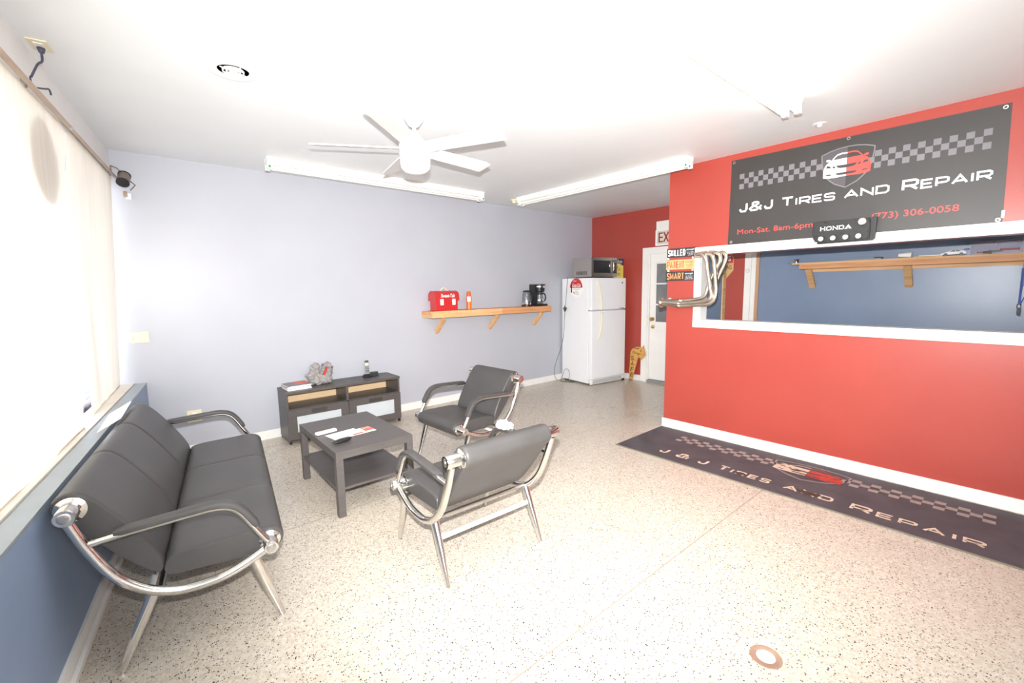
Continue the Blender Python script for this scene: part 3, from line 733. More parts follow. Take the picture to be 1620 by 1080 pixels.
# carton on the fridge
CF = FF @ Matrix.Translation((.556, -FDp+.055, FHt+.001))
t = thing('food_carton', 'yellow and navy food carton right of the microwave on the fridge', 'carton', CF)
MB().box(0, .180, 0, .06, 0, .300, .001).build('box', m_yellow, t)
w = MB(); shape(w, [(0, .205), (.05, .222), (.10, .215), (.180, .185), (.180, .298), (0, .298)], -.0008); w.build('navy_field', m_navy, t)
w = MB(); sans(w, "a-Fruits", .0, .225, .155, .055, -.0016, .3); w.build('lettering', m_white, t)
for a in (('M', .005, .10, .05, .085, -.0012), ('R/', .065, .105, .06, .045, -.0012, .3), ('aMIX', .01, .03, .11, .05, -.0012, .3)): sans(MB(), *a).build('lettering', m_sign_dark, t)
# power cord hanging down the fridge side
def fpt(x, y, z): return FF @ Vector((x, y, z))
cp = [fpt(.02, -.10, FHt+.02), fpt(-.012, -.14, FHt-.01), fpt(-.03, -.15, FHt-.10), fpt(-.035, -.13, 1.30), fpt(-.035, -.115, 1.20)]
t = thing('power_cord', 'dark green cord hanging down beside the fridge with a plug adaptor', 'power cord')
MB().tube(spline(cp, 6), .0035, 8).build('cable', m_cord, t)
cp2 = [fpt(-.035, -.105, 1.10), fpt(-.045, -.10, .95), fpt(-.055, -.09, .70), fpt(-.08, -.05, .50), fpt(-.13, .0, .30), fpt(-.17, -.0, .14), fpt(-.17, -.05, .03), fpt(-.12, -.14, .006), fpt(-.03, -.22, .006), fpt(.06, -.30, .006), fpt(-.06, -.32, .008), fpt(-.14, -.20, .008), fpt(-.09, -.07, .010), fpt(-.05, -.06, .06), fpt(-.03, -.09, .17), fpt(-.03, -.17, .19), fpt(-.03, -.21, .12), fpt(-.03, -.18, .03), fpt(-.06, -.14, .006), fpt(-.02, -.28, .006)]
cp2 = [Vector((min(max(p.x, .1), 5.2), min(p.y, D-.02), p.z)) for p in cp2]
cp2 = [p if (FF.inverted() @ p).x < -.008 else FF @ Vector((-.012, (FF.inverted() @ p).y, p.z)) for p in cp2]
MB().tube(spline(cp2, 6), .0035, 8).build('cable', m_cord, t)
mb = MB(); mb.lathe([(.008, 0), (.030, .045), (.030, .062), (.010, .075), (.006, .1)], 6); mb.transform(Matrix.Translation(fpt(-.038, -.11, 1.105))); mb.build('adaptor', m_cord, t)
# crooked wooden arrow sign leaning beside the fridge
ASF = Matrix.Translation((5.868, 4.075, 0)) @ Matrix.Rotation(-PI/2+aE-.06, 4, 'Z') @ Matrix.Rotation(R(-3), 4, 'X') @ Matrix.Rotation(R(7), 4, 'Y')
t = thing('wooden_sign', 'crooked plywood arrow sign with black letters leaning between fridge and door', 'sign', ASF)
ar = [(0, 0), (.055, .01), (.075, .16), (.095, .34), (.105, .40), (.145, .39), (.150, .36), (.185, .40), (.225, .455), (.215, .50), (.18, .56), (.168, .60), (.150, .555), (.10, .565), (.03, .545), (-.03, .50), (-.05, .46), (-.045, .40), (-.03, .25), (-.015, .1)]
MB().prism(ar, -.014, 0).build('board', m_ply, t)
w = MB()
for i, ch in enumerate('SAFE'): sans(w, ch, -.022+i*.012, .325-i*.088, .055, .068, -.0155)
w.build('lettering', m_ink, t)
sans(MB(), 'Garage', -.012, .425, .15, .05, -.0155, .2).build('lettering', m_ink, t)
w = MB()
stroke(w, [(.01, .525), (.10, .53)], .010, -.0155); stroke(w, [(.13, .49), (.145, .53)], .01, -.0155); w.build('arrow_mark', m_ink, t)
MB().tube(spline([(-.02, -.02, .006), (.02, -.04, .006), (.05, -.03, .02), (.03, -.02, .04), (-.01, -.02, .03)], 4), .003, 6).build('hanging_wire', m_black, t)

# ------------------------------------------------------------------ exit sign over the door
t = thing('exit_sign', 'white exit sign box with red letters above the white door', 'sign', at(EF, 1.21, 0, 0))
MB().box(0, .40, -.05, 0, 2.075, 2.30, .004).build('box', m_white_metal, t)
MB().box(-.005, .40, -.02, 0, 2.30, 2.43, .003).build('mounting_plate', m_trim, t)
MB().box(.03, .37, -.054, -.049, 2.095, 2.285, .001).build('face', m_exit_face, t)
w = MB(); x = .055
w.box(x, x+.02, -.057, -.053, 2.12, 2.26); 
for zz in (2.12, 2.181, 2.242): w.box(x, x+.07, -.057, -.053, zz, zz+.018)
for sg in (1, -1):
    m4 = Matrix.Translation((.175, -.055, 2.19)) @ Matrix.Rotation(sg*R(27), 4, 'Y'); w.box(-.010, .010, -.002, .002, -.077, .077, 0, m4)
w.box(.24, .26, -.057, -.053, 2.12, 2.26); w.box(.275, .345, -.057, -.053, 2.242, 2.26); w.box(.30, .32, -.057, -.053, 2.12, 2.26)
w.build('lettering', m_exit_red, t)

# ------------------------------------------------------------------ banner on the partition
def emblem(par, x, z, y, k, kz, mw, mr, mg, md, mbg):
    SH = [(-.166, .129), (-.11, .149), (-.055, .160), (0, .163), (.055, .160), (.11, .149), (.166, .129), (.163, .088), (.157, .045), (.147, 0), (.132, -.037), (.105, -.068), (.070, -.099), (0, -.134), (-.070, -.099), (-.105, -.068), (-.132, -.037), (-.147, 0), (-.157, .045), (-.163, .088)]
    T = lambda pts: [(x+a*k, z+b*kz) for a, b in pts]
    w = MB()
    for i in range(len(SH)):
        stroke(w, [T([SH[i]])[0], T([SH[(i+1) % len(SH)]])[0]], .008*k, y)
    w.build('shield_outline', mg, par)
    e = .0014
    if md:
        w = MB(); left = [p for p in SH if p[0] <= 0]; shape(w, T([(0, .163)]+[p for p in SH[13:]]+[p for p in SH[:4]][:-1]), y+.0008); w.build('shield_field', md, par)
    half = dict(body=[(0, .082), (.089, .081), (.112, .072), (.134, .054), (.146, .027), (.150, -.004), (.148, -.044), (.115, -.051), (.07, -.052), (0, -.049)],
                roof=[(0, .122), (.035, .124), (.062, .119), (.078, .105), (.100, .080), (.088, .081), (.068, .105), (.058, .110), (.035, .114), (0, .113)],
                mir=[(.100, .078), (.110, .089), (.130, .091), (.134, .085), (.130, .076), (.114, .074)])
    cut = [[(.0, .034), (.066, .036), (.055, .019), (.037, .013), (0, .011)], [(.070, .019), (.076, .034), (.090, .035), (.086, .021)], [(.097, .023), (.108, .040), (.128, .045), (.132, .028)], [(0, -.020), (.066, -.021), (.060, -.034), (.037, -.038), (0, -.037)], [(.088, -.032), (.106, -.020), (.133, -.020), (.132, -.025), (.113, -.030)]]
    for sg, mm, nm in ((-1, mw, 'car_print'), (1, mr, 'car_print')):
        w = MB()
        for p in half.values(): shape(w, T([(a*sg, b) for a, b in p]), y-e)
        w.build(nm, mm, par)
    w = MB()
    for sg in (-1, 1):
        for p in cut: shape(w, T([(a*sg, b) for a, b in p]), y-2*e)
    w.build('car_detail', mbg, par)
def checks(par, x0, x1, z0, hz, y, m, flip=False, n=16):
    w = MB(); cw = (x1-x0)/n; rh = hz/3
    for i in range(n):
        k = n-1-i if flip else i
        for r in ((0, 2) if k % 2 == 0 else (1,)): shape(w, [(x0+i*cw, z0+r*rh), (x0+(i+1)*cw, z0+r*rh), (x0+(i+1)*cw, z0+(r+1)*rh), (x0+i*cw, z0+(r+1)*rh)], y)
    w.build('checker_print', m, par)
t = thing('banner', 'charcoal vinyl shop banner with white lettering high on the red wall', 'banner', PF)
mb = MB(); nx, nz_ = 60, 28; bx0, bx1, bz0, bz1 = .600, 2.262, 1.843, 2.580
G0 = [[None]*(nz_+1) for _ in range(nx+1)]; G1 = [[None]*(nz_+1) for _ in range(nx+1)]
for i in range(nx+1):
    for j in range(nz_+1):
        u, v = i/nx, j/nz_
        x = bx0+(bx1-bx0)*u+.02*(1-v)*(u-.3); z = bz0+(bz1-bz0)*v-.022*u*v
        G0[i][j] = mb.bm.verts.new((x, -.004, z)); G1[i][j] = mb.bm.verts.new((x, -.0028, z))
for i in range(nx):
    for j in range(nz_):
        f = mb.bm.faces.new((G0[i][j], G0[i+1][j], G0[i+1][j+1], G0[i][j+1])); f.smooth = True
        f = mb.bm.faces.new((G1[i][j], G1[i][j+1], G1[i+1][j+1], G1[i+1][j])); f.smooth = True
for i in range(nx):
    for j in (0, nz_): mb.bm.faces.new((G0[i][j], G0[i+1][j], G1[i+1][j], G1[i][j]))
for j in range(nz_):
    for i in (0, nx): mb.bm.faces.new((G0[i][j], G0[i][j+1], G1[i][j+1], G1[i][j]))
mb.build('sheet', m_banner, t)
by = -.0065
for args in (('J&J', .684, .954, 2.117, .080, .080, (0, 1, 2)), ('TIRES', 1.018, 1.390, 2.117, .076, .060, (0,)), ('AND', 1.446, 1.712, 2.117, .060, .060, ()), ('REPAIR', 1.779, 2.213, 2.113, .076, .062, (0,))):
    square_text(MB(), *args, by, .19).build('lettering', m_print_white, t)
w = MB(); sans(w, 'Mon-Sat. 8am-6pm', .676, 1.915, .578, .056, by); w.build('lettering', m_print_red, t)
w = MB(); sans(w, '(773) 306-0058', 1.622, 1.925, .455, .058, by); w.build('lettering', m_print_red, t)
checks(t, .674, 1.292, 2.320, .130, by+.0005, m_print_grey); checks(t, 1.575, 2.192, 2.305, .124, by+.0005, m_print_grey, True)
emblem(t, 1.449, 2.335, by-.001, .98, 1.0, m_print_white, m_print_red, m_print_grey, m_print_dim, m_banner)
for (gx, gz) in ((.621, 2.560), (1.450, 2.556), (2.236, 2.538), (.623, 1.866), (2.256, 1.858)):
    MB().lathe([(.005, -.0042), (.007, -.0075), (.0115, -.0075), (.013, -.0042)], 18, (gx, 0, gz), 'Y', True, False).build('grommet', m_chrome_matte, t)
MB().box(2.268, 2.282, -.0060, -.0042, 1.868, 1.915).build('care_tag', m_white, t)

# ------------------------------------------------------------------ engine cover mounted over the opening
t = thing('valve_cover', 'black engine valve cover mounted above the long opening', 'engine part', at(PF, 0, 0, 0))
mb = MB(); mb.prism([(1.305, 1.795), (1.285, 1.815), (1.272, 1.86), (1.275, 1.952), (1.30, 1.958), (1.56, 1.950), (1.625, 1.950), (1.632, 1.90), (1.632, 1.795)], -.085, -.020)
bmesh.ops.bevel(mb.bm, geom=mb.bm.edges[:], offset=.008, segments=2, affect='EDGES')
mb.build('cover', m_black_crackle, t)
MB().prism([(1.300, 1.786), (1.645, 1.786), (1.660, 1.80), (1.664, 1.955), (1.60, 1.955), (1.60, 1.80), (1.31, 1.80)], -.055, -.022).build('flange', m_black, t)
w = MB(); square_text(w, 'HONDA', 1.328, 1.523, 1.882, .030, .030, (), -.0865, .19, .26, True); w.build('lettering', m_white, t)
for k in range(4):
    cx = 1.335+k*.078
    r = MB().lathe([(.026, -.084), (.026, -.094), (.018, -.094)], 20, (cx, 0, 1.822), 'Y', True, False).build('spark_plug_well', m_black_crackle, t)
    MB().lathe([(.017, -.0835), (.017, -.089), (0, -.089)], 20, (cx, 0, 1.822), 'Y').build('plug_hole', m_white, r)
MB().lathe([(.026, -.08), (.028, -.105), (.024, -.112), (.014, -.112), (.012, -.118), (0, -.118)], 10, (1.590, 0, 1.922), 'Y', False).build('oil_cap', m_chrome_matte, t)
w = MB()
for bx_, bz_ in ((1.30, 1.842), (1.455, 1.850), (1.615, 1.855), (1.355, 1.948), (1.535, 1.945)): w.lathe([(.009, -.083), (.009, -.092), (0, -.092)], 6, (bx_, 0, bz_), 'Y', False)
w.build('bolt', m_black, t)

# ------------------------------------------------------------------ hanging wooden words and exhaust header on the wall end
t = thing('hanging_sign', 'three small boards with words hanging in a column on the wall edge', 'sign', at(PF, 0, 0, 0))
rows = (('SKILLED', 1.762, 1.852, m_sign_dark, m_white, 'charcoal board with white letters'), ('PATIENT', 1.642, 1.737, m_sign_tan, m_sign_red, 'tan board with red letters'), ('SMART', 1.529, 1.621, m_sign_dark, m_sign_orange, 'charcoal board with orange letters'))
for k, (word, z0, z1, mm, ml, lab) in enumerate(rows):
    x0 = -.003 if k == 0 else -.010
    bd = MB().box(x0, x0+.297, -.012, -.002, z0, z1, .001).build('board', mm, t, lab)
    w = MB(); square_text(w, word, x0+.012, x0+.195, z0+.013, (z1-z0)-.026, (z1-z0)-.026, (), -.0135, .15 if word != 'PATIENT' else .11, .2)
    w.build('lettering', ml, bd)
    w = MB(); tx = x0+.207
    sans(w, 'enough', tx, z0+.058, .078, .020, -.0135, .3)
    for q, (s1, ln) in enumerate((('to make', .07), ('a great', .062), ('job of it', .05)) if k != 2 else (('to know', .07), ('the best', .07), ('parts to use', .08))): sans(w, s1, tx+(.08-ln)/2, z0+.040-q*.015, ln, .010, -.0135)
    w.build('lettering', m_white if k != 1 else m_ink, bd)
for zz in (1.7495, 1.6315):
    for xx in (.012, .268):
        MB().tube([(xx+.006*math.cos(a), -.008, zz+.016*math.sin(a)) for a in [2*PI*i/12 for i in range(12)]], .0014, 6, closed=True).build('chain_link', m_chrome_matte, t)
t = thing('exhaust_header', 'polished steel exhaust header hung over the corner of the opening', 'engine part', at(PF, 0, 0, 0))
yo = -.075
paths = [
 [(.325, yo+.04, 1.770), (.345, yo, 1.770), (.40, yo-.01, 1.765), (.44, yo-.01, 1.71), (.455, yo-.01, 1.62), (.485, yo-.01, 1.46), (.50, yo-.01, 1.385), (.48, yo-.01, 1.345), (.43, yo-.005, 1.325), (.30, yo, 1.312), (.16, yo, 1.300)],
 [(.39, yo+.04, 1.775), (.42, yo+.005, 1.775), (.475, yo+.005, 1.760), (.505, yo+.005, 1.70), (.52, yo+.005, 1.58), (.535, yo+.005, 1.45), (.53, yo+.0, 1.365), (.49, yo+.0, 1.315), (.42, yo+.0, 1.295), (.30, yo+.01, 1.288), (.16, yo+.01, 1.278)],
 [(.46, yo+.05, 1.778), (.50, yo+.03, 1.778), (.54, yo+.03, 1.76), (.545, yo+.03, 1.69), (.48, yo+.03, 1.56), (.445, yo+.03, 1.46), (.43, yo+.03, 1.40), (.40, yo+.03, 1.365), (.34, yo+.03, 1.347), (.26, yo+.028, 1.338), (.16, yo+.025, 1.328)],
 [(.53, yo+.06, 1.778), (.57, yo+.05, 1.775), (.595, yo+.05, 1.74), (.585, yo+.05, 1.68), (.53, yo+.05, 1.55), (.50, yo+.05, 1.44), (.485, yo+.05, 1.37), (.45, yo+.045, 1.335), (.38, yo+.04, 1.318), (.28, yo+.035, 1.312), (.16, yo+.03, 1.305)]]
for p in paths: MB().tube(spline(p, 6), .0195, 14).build('pipe', m_header, t)
MB().tube([(.18, yo+.012, 1.303), (.15, yo+.012, 1.307), (.10, yo+.012, 1.310), (.02, yo+.012, 1.310), (-.02, yo+.012, 1.310)], [.048, .046, .034, .032, .032], 20).build('collector', m_header, t)
MB().tube([(-.018, yo+.012, 1.310), (-.032, yo+.012, 1.310)], [.048, .048], 20).build('flange', m_header, t)
for p in paths: MB().box(p[0][0]-.03, p[0][0]-.0 if False else p[0][0]+.028, p[0][1]-.002, p[0][1]+.012, p[0][2]-.03, p[0][2]+.03, .004).build('port_flange', m_header, t)
MB().cyl((.06, -.002, 1.352), (.06, -.06, 1.352), .005, 8).build('hook', m_white_metal, t)

# ------------------------------------------------------------------ floor mat and drain
t = thing('floor_mat', 'long charcoal rubber floor mat with shop lettering along the red wall', 'mat', PF)
w = MB(); w.box(.012, 3.05, -.848, -.055, .0005, .010, .003); w.build('rubber', m_mat, t)
w = MB(); w.box(.006, 3.056, -.856, -.842, .0, .008, .002); w.box(.006, .018, -.856, -.055, 0, .008, .002); w.build('edge_strip', m_mat_edge, t)
LAY = Matrix(((1, 0, 0, 0), (0, 0, 1, 0), (0, -1, 0, 0), (0, 0, 0, 1)))     # x,z drawing laid flat on the floor: z -> y, -y -> up
def lay(o): o.data.transform(LAY); o.data.transform(Matrix.Translation((0, 0, .0105))); return o
before = set(bpy.data.objects)
for args in (('J&J', .375, .800, -.735, .105, .105, (0, 1, 2), -.001, .2, .85), ('TIRES', .890, 1.275, -.735, .098, .08, (0,), -.001, .2, .32), ('AND', 1.365, 1.665, -.735, .08, .08, (), -.001, .2, .32), ('REPAIR', 1.760, 2.375, -.745, .098, .08, (0,), -.001, .2, .32)):
    square_text(MB(), *args).build('lettering', m_mat_tan, t)
checks(t, .330, 1.190, -.360, .150, -.001, m_mat_grey, False, 16); checks(t, 1.620, 2.400, -.350, .150, -.001, m_mat_grey, True, 14)
emblem(t, 1.41, -.335, -.001, 1.52, 1.12, m_mat_tan, m_mat_red, m_mat_grey, None, m_mat)
for (sx, sy, sr) in ((.16, -.56, .05), (1.52, -.70, .07), (1.06, -.705, .05), (1.33, -.33, .035)):
    w = MB(); shape(w, [(sx+sr*math.cos(a)*(1+.3*math.sin(3*a)), sy+.5*sr*math.sin(a)*(1+.25*math.cos(2*a))) for a in [2*PI*k/20 for k in range(20)]], -.0032); w.build('stain', m_stain, t)
for o in set(bpy.data.objects)-before: lay(o)
t = thing('floor_drain', 'round brownish floor clean-out cover set in the terrazzo', 'floor drain', pose(1.776, .572, 0))
MB().lathe([(.058, .0), (.058, .0025), (.036, .0025), (.034, .0012)], 36).build('ring', mat('tarnished_brass', (168, 138, 120), .4, .3, var=.1, scale=30), t)
MB().lathe([(.034, .0), (.034, .0015), (0, .0015)], 36).build('plug', mat('pale_plug', (214, 204, 190), .5, var=.1, scale=40), t)

# ------------------------------------------------------------------ ceiling fan
FANX, FANY = 1.465, 2.714
t = thing('ceiling_fan', 'white five blade ceiling fan with opal light bowl', 'ceiling fan', pose(FANX, FANY))
MB().lathe([(.070, HC), (.070, HC-.02), (.060, HC-.055), (.035, HC-.09), (.016, HC-.10)], 32).build('canopy', m_white_metal, t)
MB().cyl((0, 0, HC-.11), (0, 0, 2.47), .0125, 16).build('downrod', m_white_metal, t)
MB().lathe([(.022, 2.50), (.04, 2.475), (.048, 2.455), (.092, 2.435), (.101, 2.42), (.102, 2.36), (.098, 2.337)], 40).build('motor_housing', m_white_metal, t)
MB().lathe([(.0975, 2.336), (.098, 2.30), (.092, 2.272), (.068, 2.250), (.03, 2.241), (0, 2.2395)], 40).build('light_bowl', m_dome, t)
m_blade = mat('fan_blade_white', (222, 219, 216), .45, var=.015)
for k in range(5):
    a = R(7+72*k)
    m4 = Matrix.Rotation(a, 4, 'Z') @ Matrix.Translation((0, 0, 2.398)) @ Matrix.Rotation(R(-13), 4, 'X')
    mb = MB(); out = [(.085, -.055), (.60, -.068), (.645, -.052), (.640, .068), (.085, .055)]
    A = [mb.bm.verts.new((x, y, -.004)) for x, y in out]; B = [mb.bm.verts.new((x, y, .004)) for x, y in out]
    mb.bm.faces.new(A[::-1]); mb.bm.faces.new(B)
    for i in range(5): mb.bm.faces.new((A[i], A[(i+1) % 5], B[(i+1) % 5], B[i]))
    mb.transform(m4); mb.build('blade', m_blade, t)

# ------------------------------------------------------------------ fluorescent strip lights
def strip(label, x0, y0, deg, length, lit):
    t = thing('strip_light', label, 'ceiling light', pose(x0, y0, HC, deg), 'fluorescent strip lights')
    mb = MB(); A = [(-.062, 0), (.062, 0), (.050, -.040), (.028, -.055), (-.028, -.055), (-.050, -.040)]
    P0 = [mb.bm.verts.new((0, y, z)) for y, z in A]; P1 = [mb.bm.verts.new((length, y, z)) for y, z in A]
    mb.bm.faces.new(P0); mb.bm.faces.new(P1[::-1])
    for i in range(6): mb.bm.faces.new((P0[i], P0[(i+1) % 6], P1[(i+1) % 6], P1[i]))
    mb.build('housing', m_white_metal, t)
    for s in (-1, 1):
        MB().tube([(.035, s*.036, -.076), (length-.035, s*.036, -.076)], .0135 if not lit else .019, 14).build('tube', m_tube_on if lit else m_tube, t)
        for x in (.0, length-.035):
            h = MB().box(x, x+.035, s*.036-.017, s*.036+.017, -.098, -.040, .003).build('lamp_holder', m_white_metal, t)
            if not lit: MB().box(x+.010, x+.028, s*.036-.019, s*.036+.019, -.088, -.066, .002).build('socket_clip', m_green, h)
    return t
strip('unlit white fluorescent strip along the lavender wall behind the fan', .925, 4.40, .6, 2.34, False)
strip('unlit white fluorescent strip running towards the red end corner', 3.845, 4.38, -88.6, 2.28, False)
strip('lit fluorescent strip nearest the camera, with two glowing tubes', .83, 1.085, 0, 2.44, True)

# ------------------------------------------------------------------ small things on the ceiling
t = thing('ceiling_vent', 'round white ceiling vent with concentric rings', 'vent', pose(.472, 2.812, HC))
MB().lathe([(.118, 0), (.116, -.006), (.100, -.011), (.078, -.008), (.072, -.0005)], 40, cap=False).build('rim', m_white_metal, t)
MB().lathe([(.073, -.001), (0, -.001)], 32).build('duct_opening', m_black, t)
for r in (.052, .036): MB().lathe([(r-.005, -.002), (r-.006, -.013), (r-.002, -.013), (r, -.002)], 36, cap=False).build('ring', m_white_metal, t)
MB().lathe([(.019, -.002), (.019, -.010), (.012, -.013), (0, -.014)], 28).build('centre_disc', m_white_metal, t)
for a in (20, 110): MB().box(-.067, .067, -.0025, .0025, -.008, -.004, 0, Matrix.Rotation(R(a), 4, 'Z')).build('spoke', m_white_metal, t)
OUTF = pose(-.262, 3.083, HC, -6.7)
t = thing('ceiling_outlet', 'ivory outlet plate on the ceiling above the window', 'outlet', OUTF)
MB().box(-.036, .036, -.058, .058, -.006, 0, .003).build('plate', m_plate, t)
MB().box(-.017, .017, -.034, .034, -.009, -.006, .002).build('socket', m_white_metal, t)
def lpt(s, y, z): return LF @ Vector((s, y, z))
t = thing('lamp_cord', 'dark grey cord hanging from the ceiling outlet to the curtain rod', 'power cord')
pl_ = OUTF @ Vector((0, .015, -.03))
MB().tube([OUTF @ Vector((0, .015, -.009)), pl_], [.016, .010], 10).build('plug', m_dark_cord, t)
MB().tube(spline([pl_, OUTF @ Vector((0, .005, -.07)), lpt(1.85, .05, 2.53), lpt(1.90, .035, 2.455)], 6), .0048, 8).build('cable', m_dark_cord, t)
t = thing('wire_hook', 'small bent wire hook on the window header', 'hook', at(LF, 1.77, 0, 0))
MB().tube(spline([(0, .002, 2.50), (0, .004, 2.455), (-.03, .012, 2.462), (-.09, .03, 2.482), (-.12, .036, 2.494), (-.135, .038, 2.484), (-.14, .038, 2.472)], 4), .0040, 8).build('wire', m_dark_cord, t)
t = thing('smoke_detector', 'tiny white ceiling sensor near the banner', 'sensor', pose(3.898, 1.110, HC))
MB().lathe([(.045, 0), (.042, -.003), (.016, -.006), (.012, -.022), (0, -.024)], 24).build('rose', m_white_metal, t)
t = thing('ceiling_socket', 'small cream lamp socket at the far end of the right strip light', 'lamp socket', pose(3.852, 4.500, HC))
MB().lathe([(.045, 0), (.045, -.012), (.026, -.02), (.024, -.045), (0, -.047)], 24).build('socket', m_cream, t)

# ------------------------------------------------------------------ window shades on their rod, floodlight, sign on the glass
t = thing('curtain_rod', 'long bronze curtain rod above the window', 'curtain rod', LF)
MB().cyl((1.30, .030, 2.418), (6.4, .030, 2.418), .0125, 16).build('outer_tube', m_rod, t)
MB().cyl((.02, .030, 2.418), (1.31, .030, 2.418), .0105, 16).build('inner_tube', m_rod, t)
MB().cyl((1.28, .030, 2.418), (1.305, .030, 2.418), .0135, 16).build('collar', m_chrome_matte, t)
MB().tube([(.03, .006, 2.436), (1.3, .006, 2.44)], .004, 8).build('guide_wire', m_grey, t)
for sx in (.12, 1.9, 3.9): MB().box(sx-.012, sx+.012, 0, .016, 2.405, 2.44, .002).build('bracket', m_grey, t)
def lerp(v, pts):
    for (a, p), (b, q) in zip(pts, pts[1:]):
        if v <= b: t = (v-a)/(b-a); t = t*t*(3-2*t); return p+(q-p)*t
    return pts[-1][1]
def shade(label, s0, s1, yfun, hem, sfun):
    mb = MB(); nu, nv = 44, 40; g = []
    for i in range(nu+1):
        row = []
        for j in range(nv+1):
            u, v = i/nu, j/nv                # v 0 top, 1 bottom
            z = 2.412-(2.412-hem)*v
            y = yfun(u, v)+.0022*math.sin(u*23+v*2)*(.3+v)+.0012*math.sin(u*61)
            s = s0+(s1-s0)*u+sfun(u, v)
            row.append(mb.bm.verts.new((s, y, z)))
        g.append(row)
    for i in range(nu):
        for j in range(nv):
            f = mb.bm.faces.new((g[i][j], g[i+1][j], g[i+1][j+1], g[i][j+1])); f.smooth = True
    t = thing('curtain', label, 'curtain', LF, 'cream curtains')
    mb.build('fabric', m_cloth, t)
    MB().cyl((s0+.004+sfun(0, 1), yfun(0, 1)+.001, hem+.001), (s1-.004+sfun(1, 1), yfun(1, 1)+.001, hem+.001), .0035, 8).build('hem_bar', m_cloth, t)
    return t
shade('narrow cream curtain next to the lavender wall corner', .050, 1.20, lambda u, v: .010-.100*v+.03*v*v*u, .7235, lambda u, v: (lerp(v, ((0, 1.265), (.2, 1.33), (.46, 1.36), (.68, 1.335), (.78, 1.225), (.9, 1.157), (1, 1.148)))-1.20)*u**2+.02*(1-u))
shade('wide cream curtain beside the sofa end nearest the camera', 1.29, 4.3, lambda u, v: .010-.045*v+.015*math.exp(-((v-.85)/.2)**2)*math.exp(-((u-.3)/.15)**2), .7245, lambda u, v: lerp(v, ((0, 0), (.22, .12), (.41, .185), (1, .195)))*(1-u)**3)
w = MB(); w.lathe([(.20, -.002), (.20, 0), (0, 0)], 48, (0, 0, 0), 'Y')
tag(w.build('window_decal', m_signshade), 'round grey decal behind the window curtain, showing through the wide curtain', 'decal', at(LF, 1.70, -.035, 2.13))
# floodlight at the end of the rod
t = thing('spotlight', 'small taupe cylinder spotlight at the corner end of the curtain rod', 'spotlight', Matrix.Translation((-.030, 4.745, 2.385)))
ax = Matrix.Rotation(R(12), 4, 'Y') @ Matrix.Rotation(R(-40), 4, 'X') @ Matrix.Scale(.74, 4)
mb = MB().lathe([(.030, .075), (.050, .070), (.053, .060), (.053, -.058), (.050, -.06)], 28); mb.transform(ax); mb.build('housing', m_lamp, t)
for z0 in (.058, -.062): mb = MB().lathe([(.0535, z0), (.0575, z0), (.0575, z0+.012), (.0535, z0+.012)], 28); mb.transform(ax); mb.build('rim', m_black, t)
mb = MB().lathe([(.050, -.052), (.02, -.046), (0, -.046)], 24); mb.transform(ax); mb.build('lens', m_dkglass, t)
MB().tube([(-.07, .03, .10), (-.07, .06, .045)], .004, 8).build('bracket', m_lamp, t)
MB().tube(spline([(-.07, .03, .10), (-.03, .04, .085), (-.01, .045, .05)], 3), .004, 8).build('bracket', m_lamp, t)
MB().tube([(.035, .0, -.005), (.068, .04, -.030), (.035, .09, -.065)], .004, 8).build('bracket', m_lamp, t)
MB().cyl((.0, .09, -.085), (.0, .06, -.12), .014, 14).build('swivel', m_rod, t)
MB().box(.0, .036, .122, .142, -.135, -.085, .003).build('wall_plate', m_white_metal, t)

# ------------------------------------------------------------------ wall plates
t = thing('switch_plate', 'ivory double wall plate beside the window on the lavender wall', 'outlet', at(BF, -.045, 0, 1.11))
MB().box(-.058, .062, -.007, 0, -.047, .047, .003).build('plate', m_plate, t)
for zz in (-.02, .02): MB().lathe([(.015, -.0065), (.014, -.009), (0, -.009)], 18, (-.022, 0, zz), 'Y').build('socket', m_white_metal, t)
MB().box(.022, .030, -.010, -.006, -.016, .016, .001).build('toggle', m_white_metal, t)
MB().box(-.068, -.05, -.03, -.006, -.03, .012, .004).build('plug_adaptor', m_white_metal, t)
t = thing('low_outlet', 'ivory low wall outlet behind the far arm of the sofa', 'outlet', at(BF, .275, 0, .355))
MB().box(-.055, .055, -.006, 0, -.055, .055, .003).build('plate', m_plate, t)
for zz in (-.022, .022): MB().box(-.016, .016, -.008, -.005, zz-.014, zz+.014, .003).build('socket', m_white_metal, t)

# ------------------------------------------------------------------ paper on the sofa back, cloth on the armchair arm
pp = [Vector((-.245, 3.13, .748)), Vector((-.215, 3.60, .744)), Vector((-.112, 3.80, .772)), Vector((-.155, 3.36, .757))]
def sheet(mb, q, th=.0012):
    n = (q[1]-q[0]).cross(q[3]-q[0]).normalized()
    if n.z < 0: n = -n
    A = [mb.bm.verts.new(p) for p in q]; B = [mb.bm.verts.new(p+n*th) for p in q]
    mb.bm.faces.new(A); mb.bm.faces.new(B)
    for i in range(4): mb.bm.faces.new((A[i], A[(i+1) % 4], B[(i+1) % 4], B[i]))
    return n
t = thing('card_sheet', 'white card with pale red print lying on the sofa back', 'card')
mb = MB(); n = sheet(mb, pp); mb.build('card', m_paper, t)
def bil(u, v): return pp[0]*(1-u)*(1-v)+pp[1]*u*(1-v)+pp[2]*u*v+pp[3]*(1-u)*v
mb = MB(); mb.poly3([bil(a, b)+n*.002 for a, b in ((.35, .30), (.93, .30), (.93, .88), (.35, .88))]); mb.build('print', m_paper_pink, t)
mb = MB(); b = bmesh.new(); bmesh.ops.create_icosphere(b, subdivisions=4, radius=1)
for v in b.verts:
    p = v.co.copy(); k = 1+.32*noise.noise(p*2.4)+.16*noise.noise(p*6)
    v.co = Vector((p.x*.040*k, p.y*.062*k, max(p.z, -.5)*.032*k))
for f in b.faces: f.smooth = True
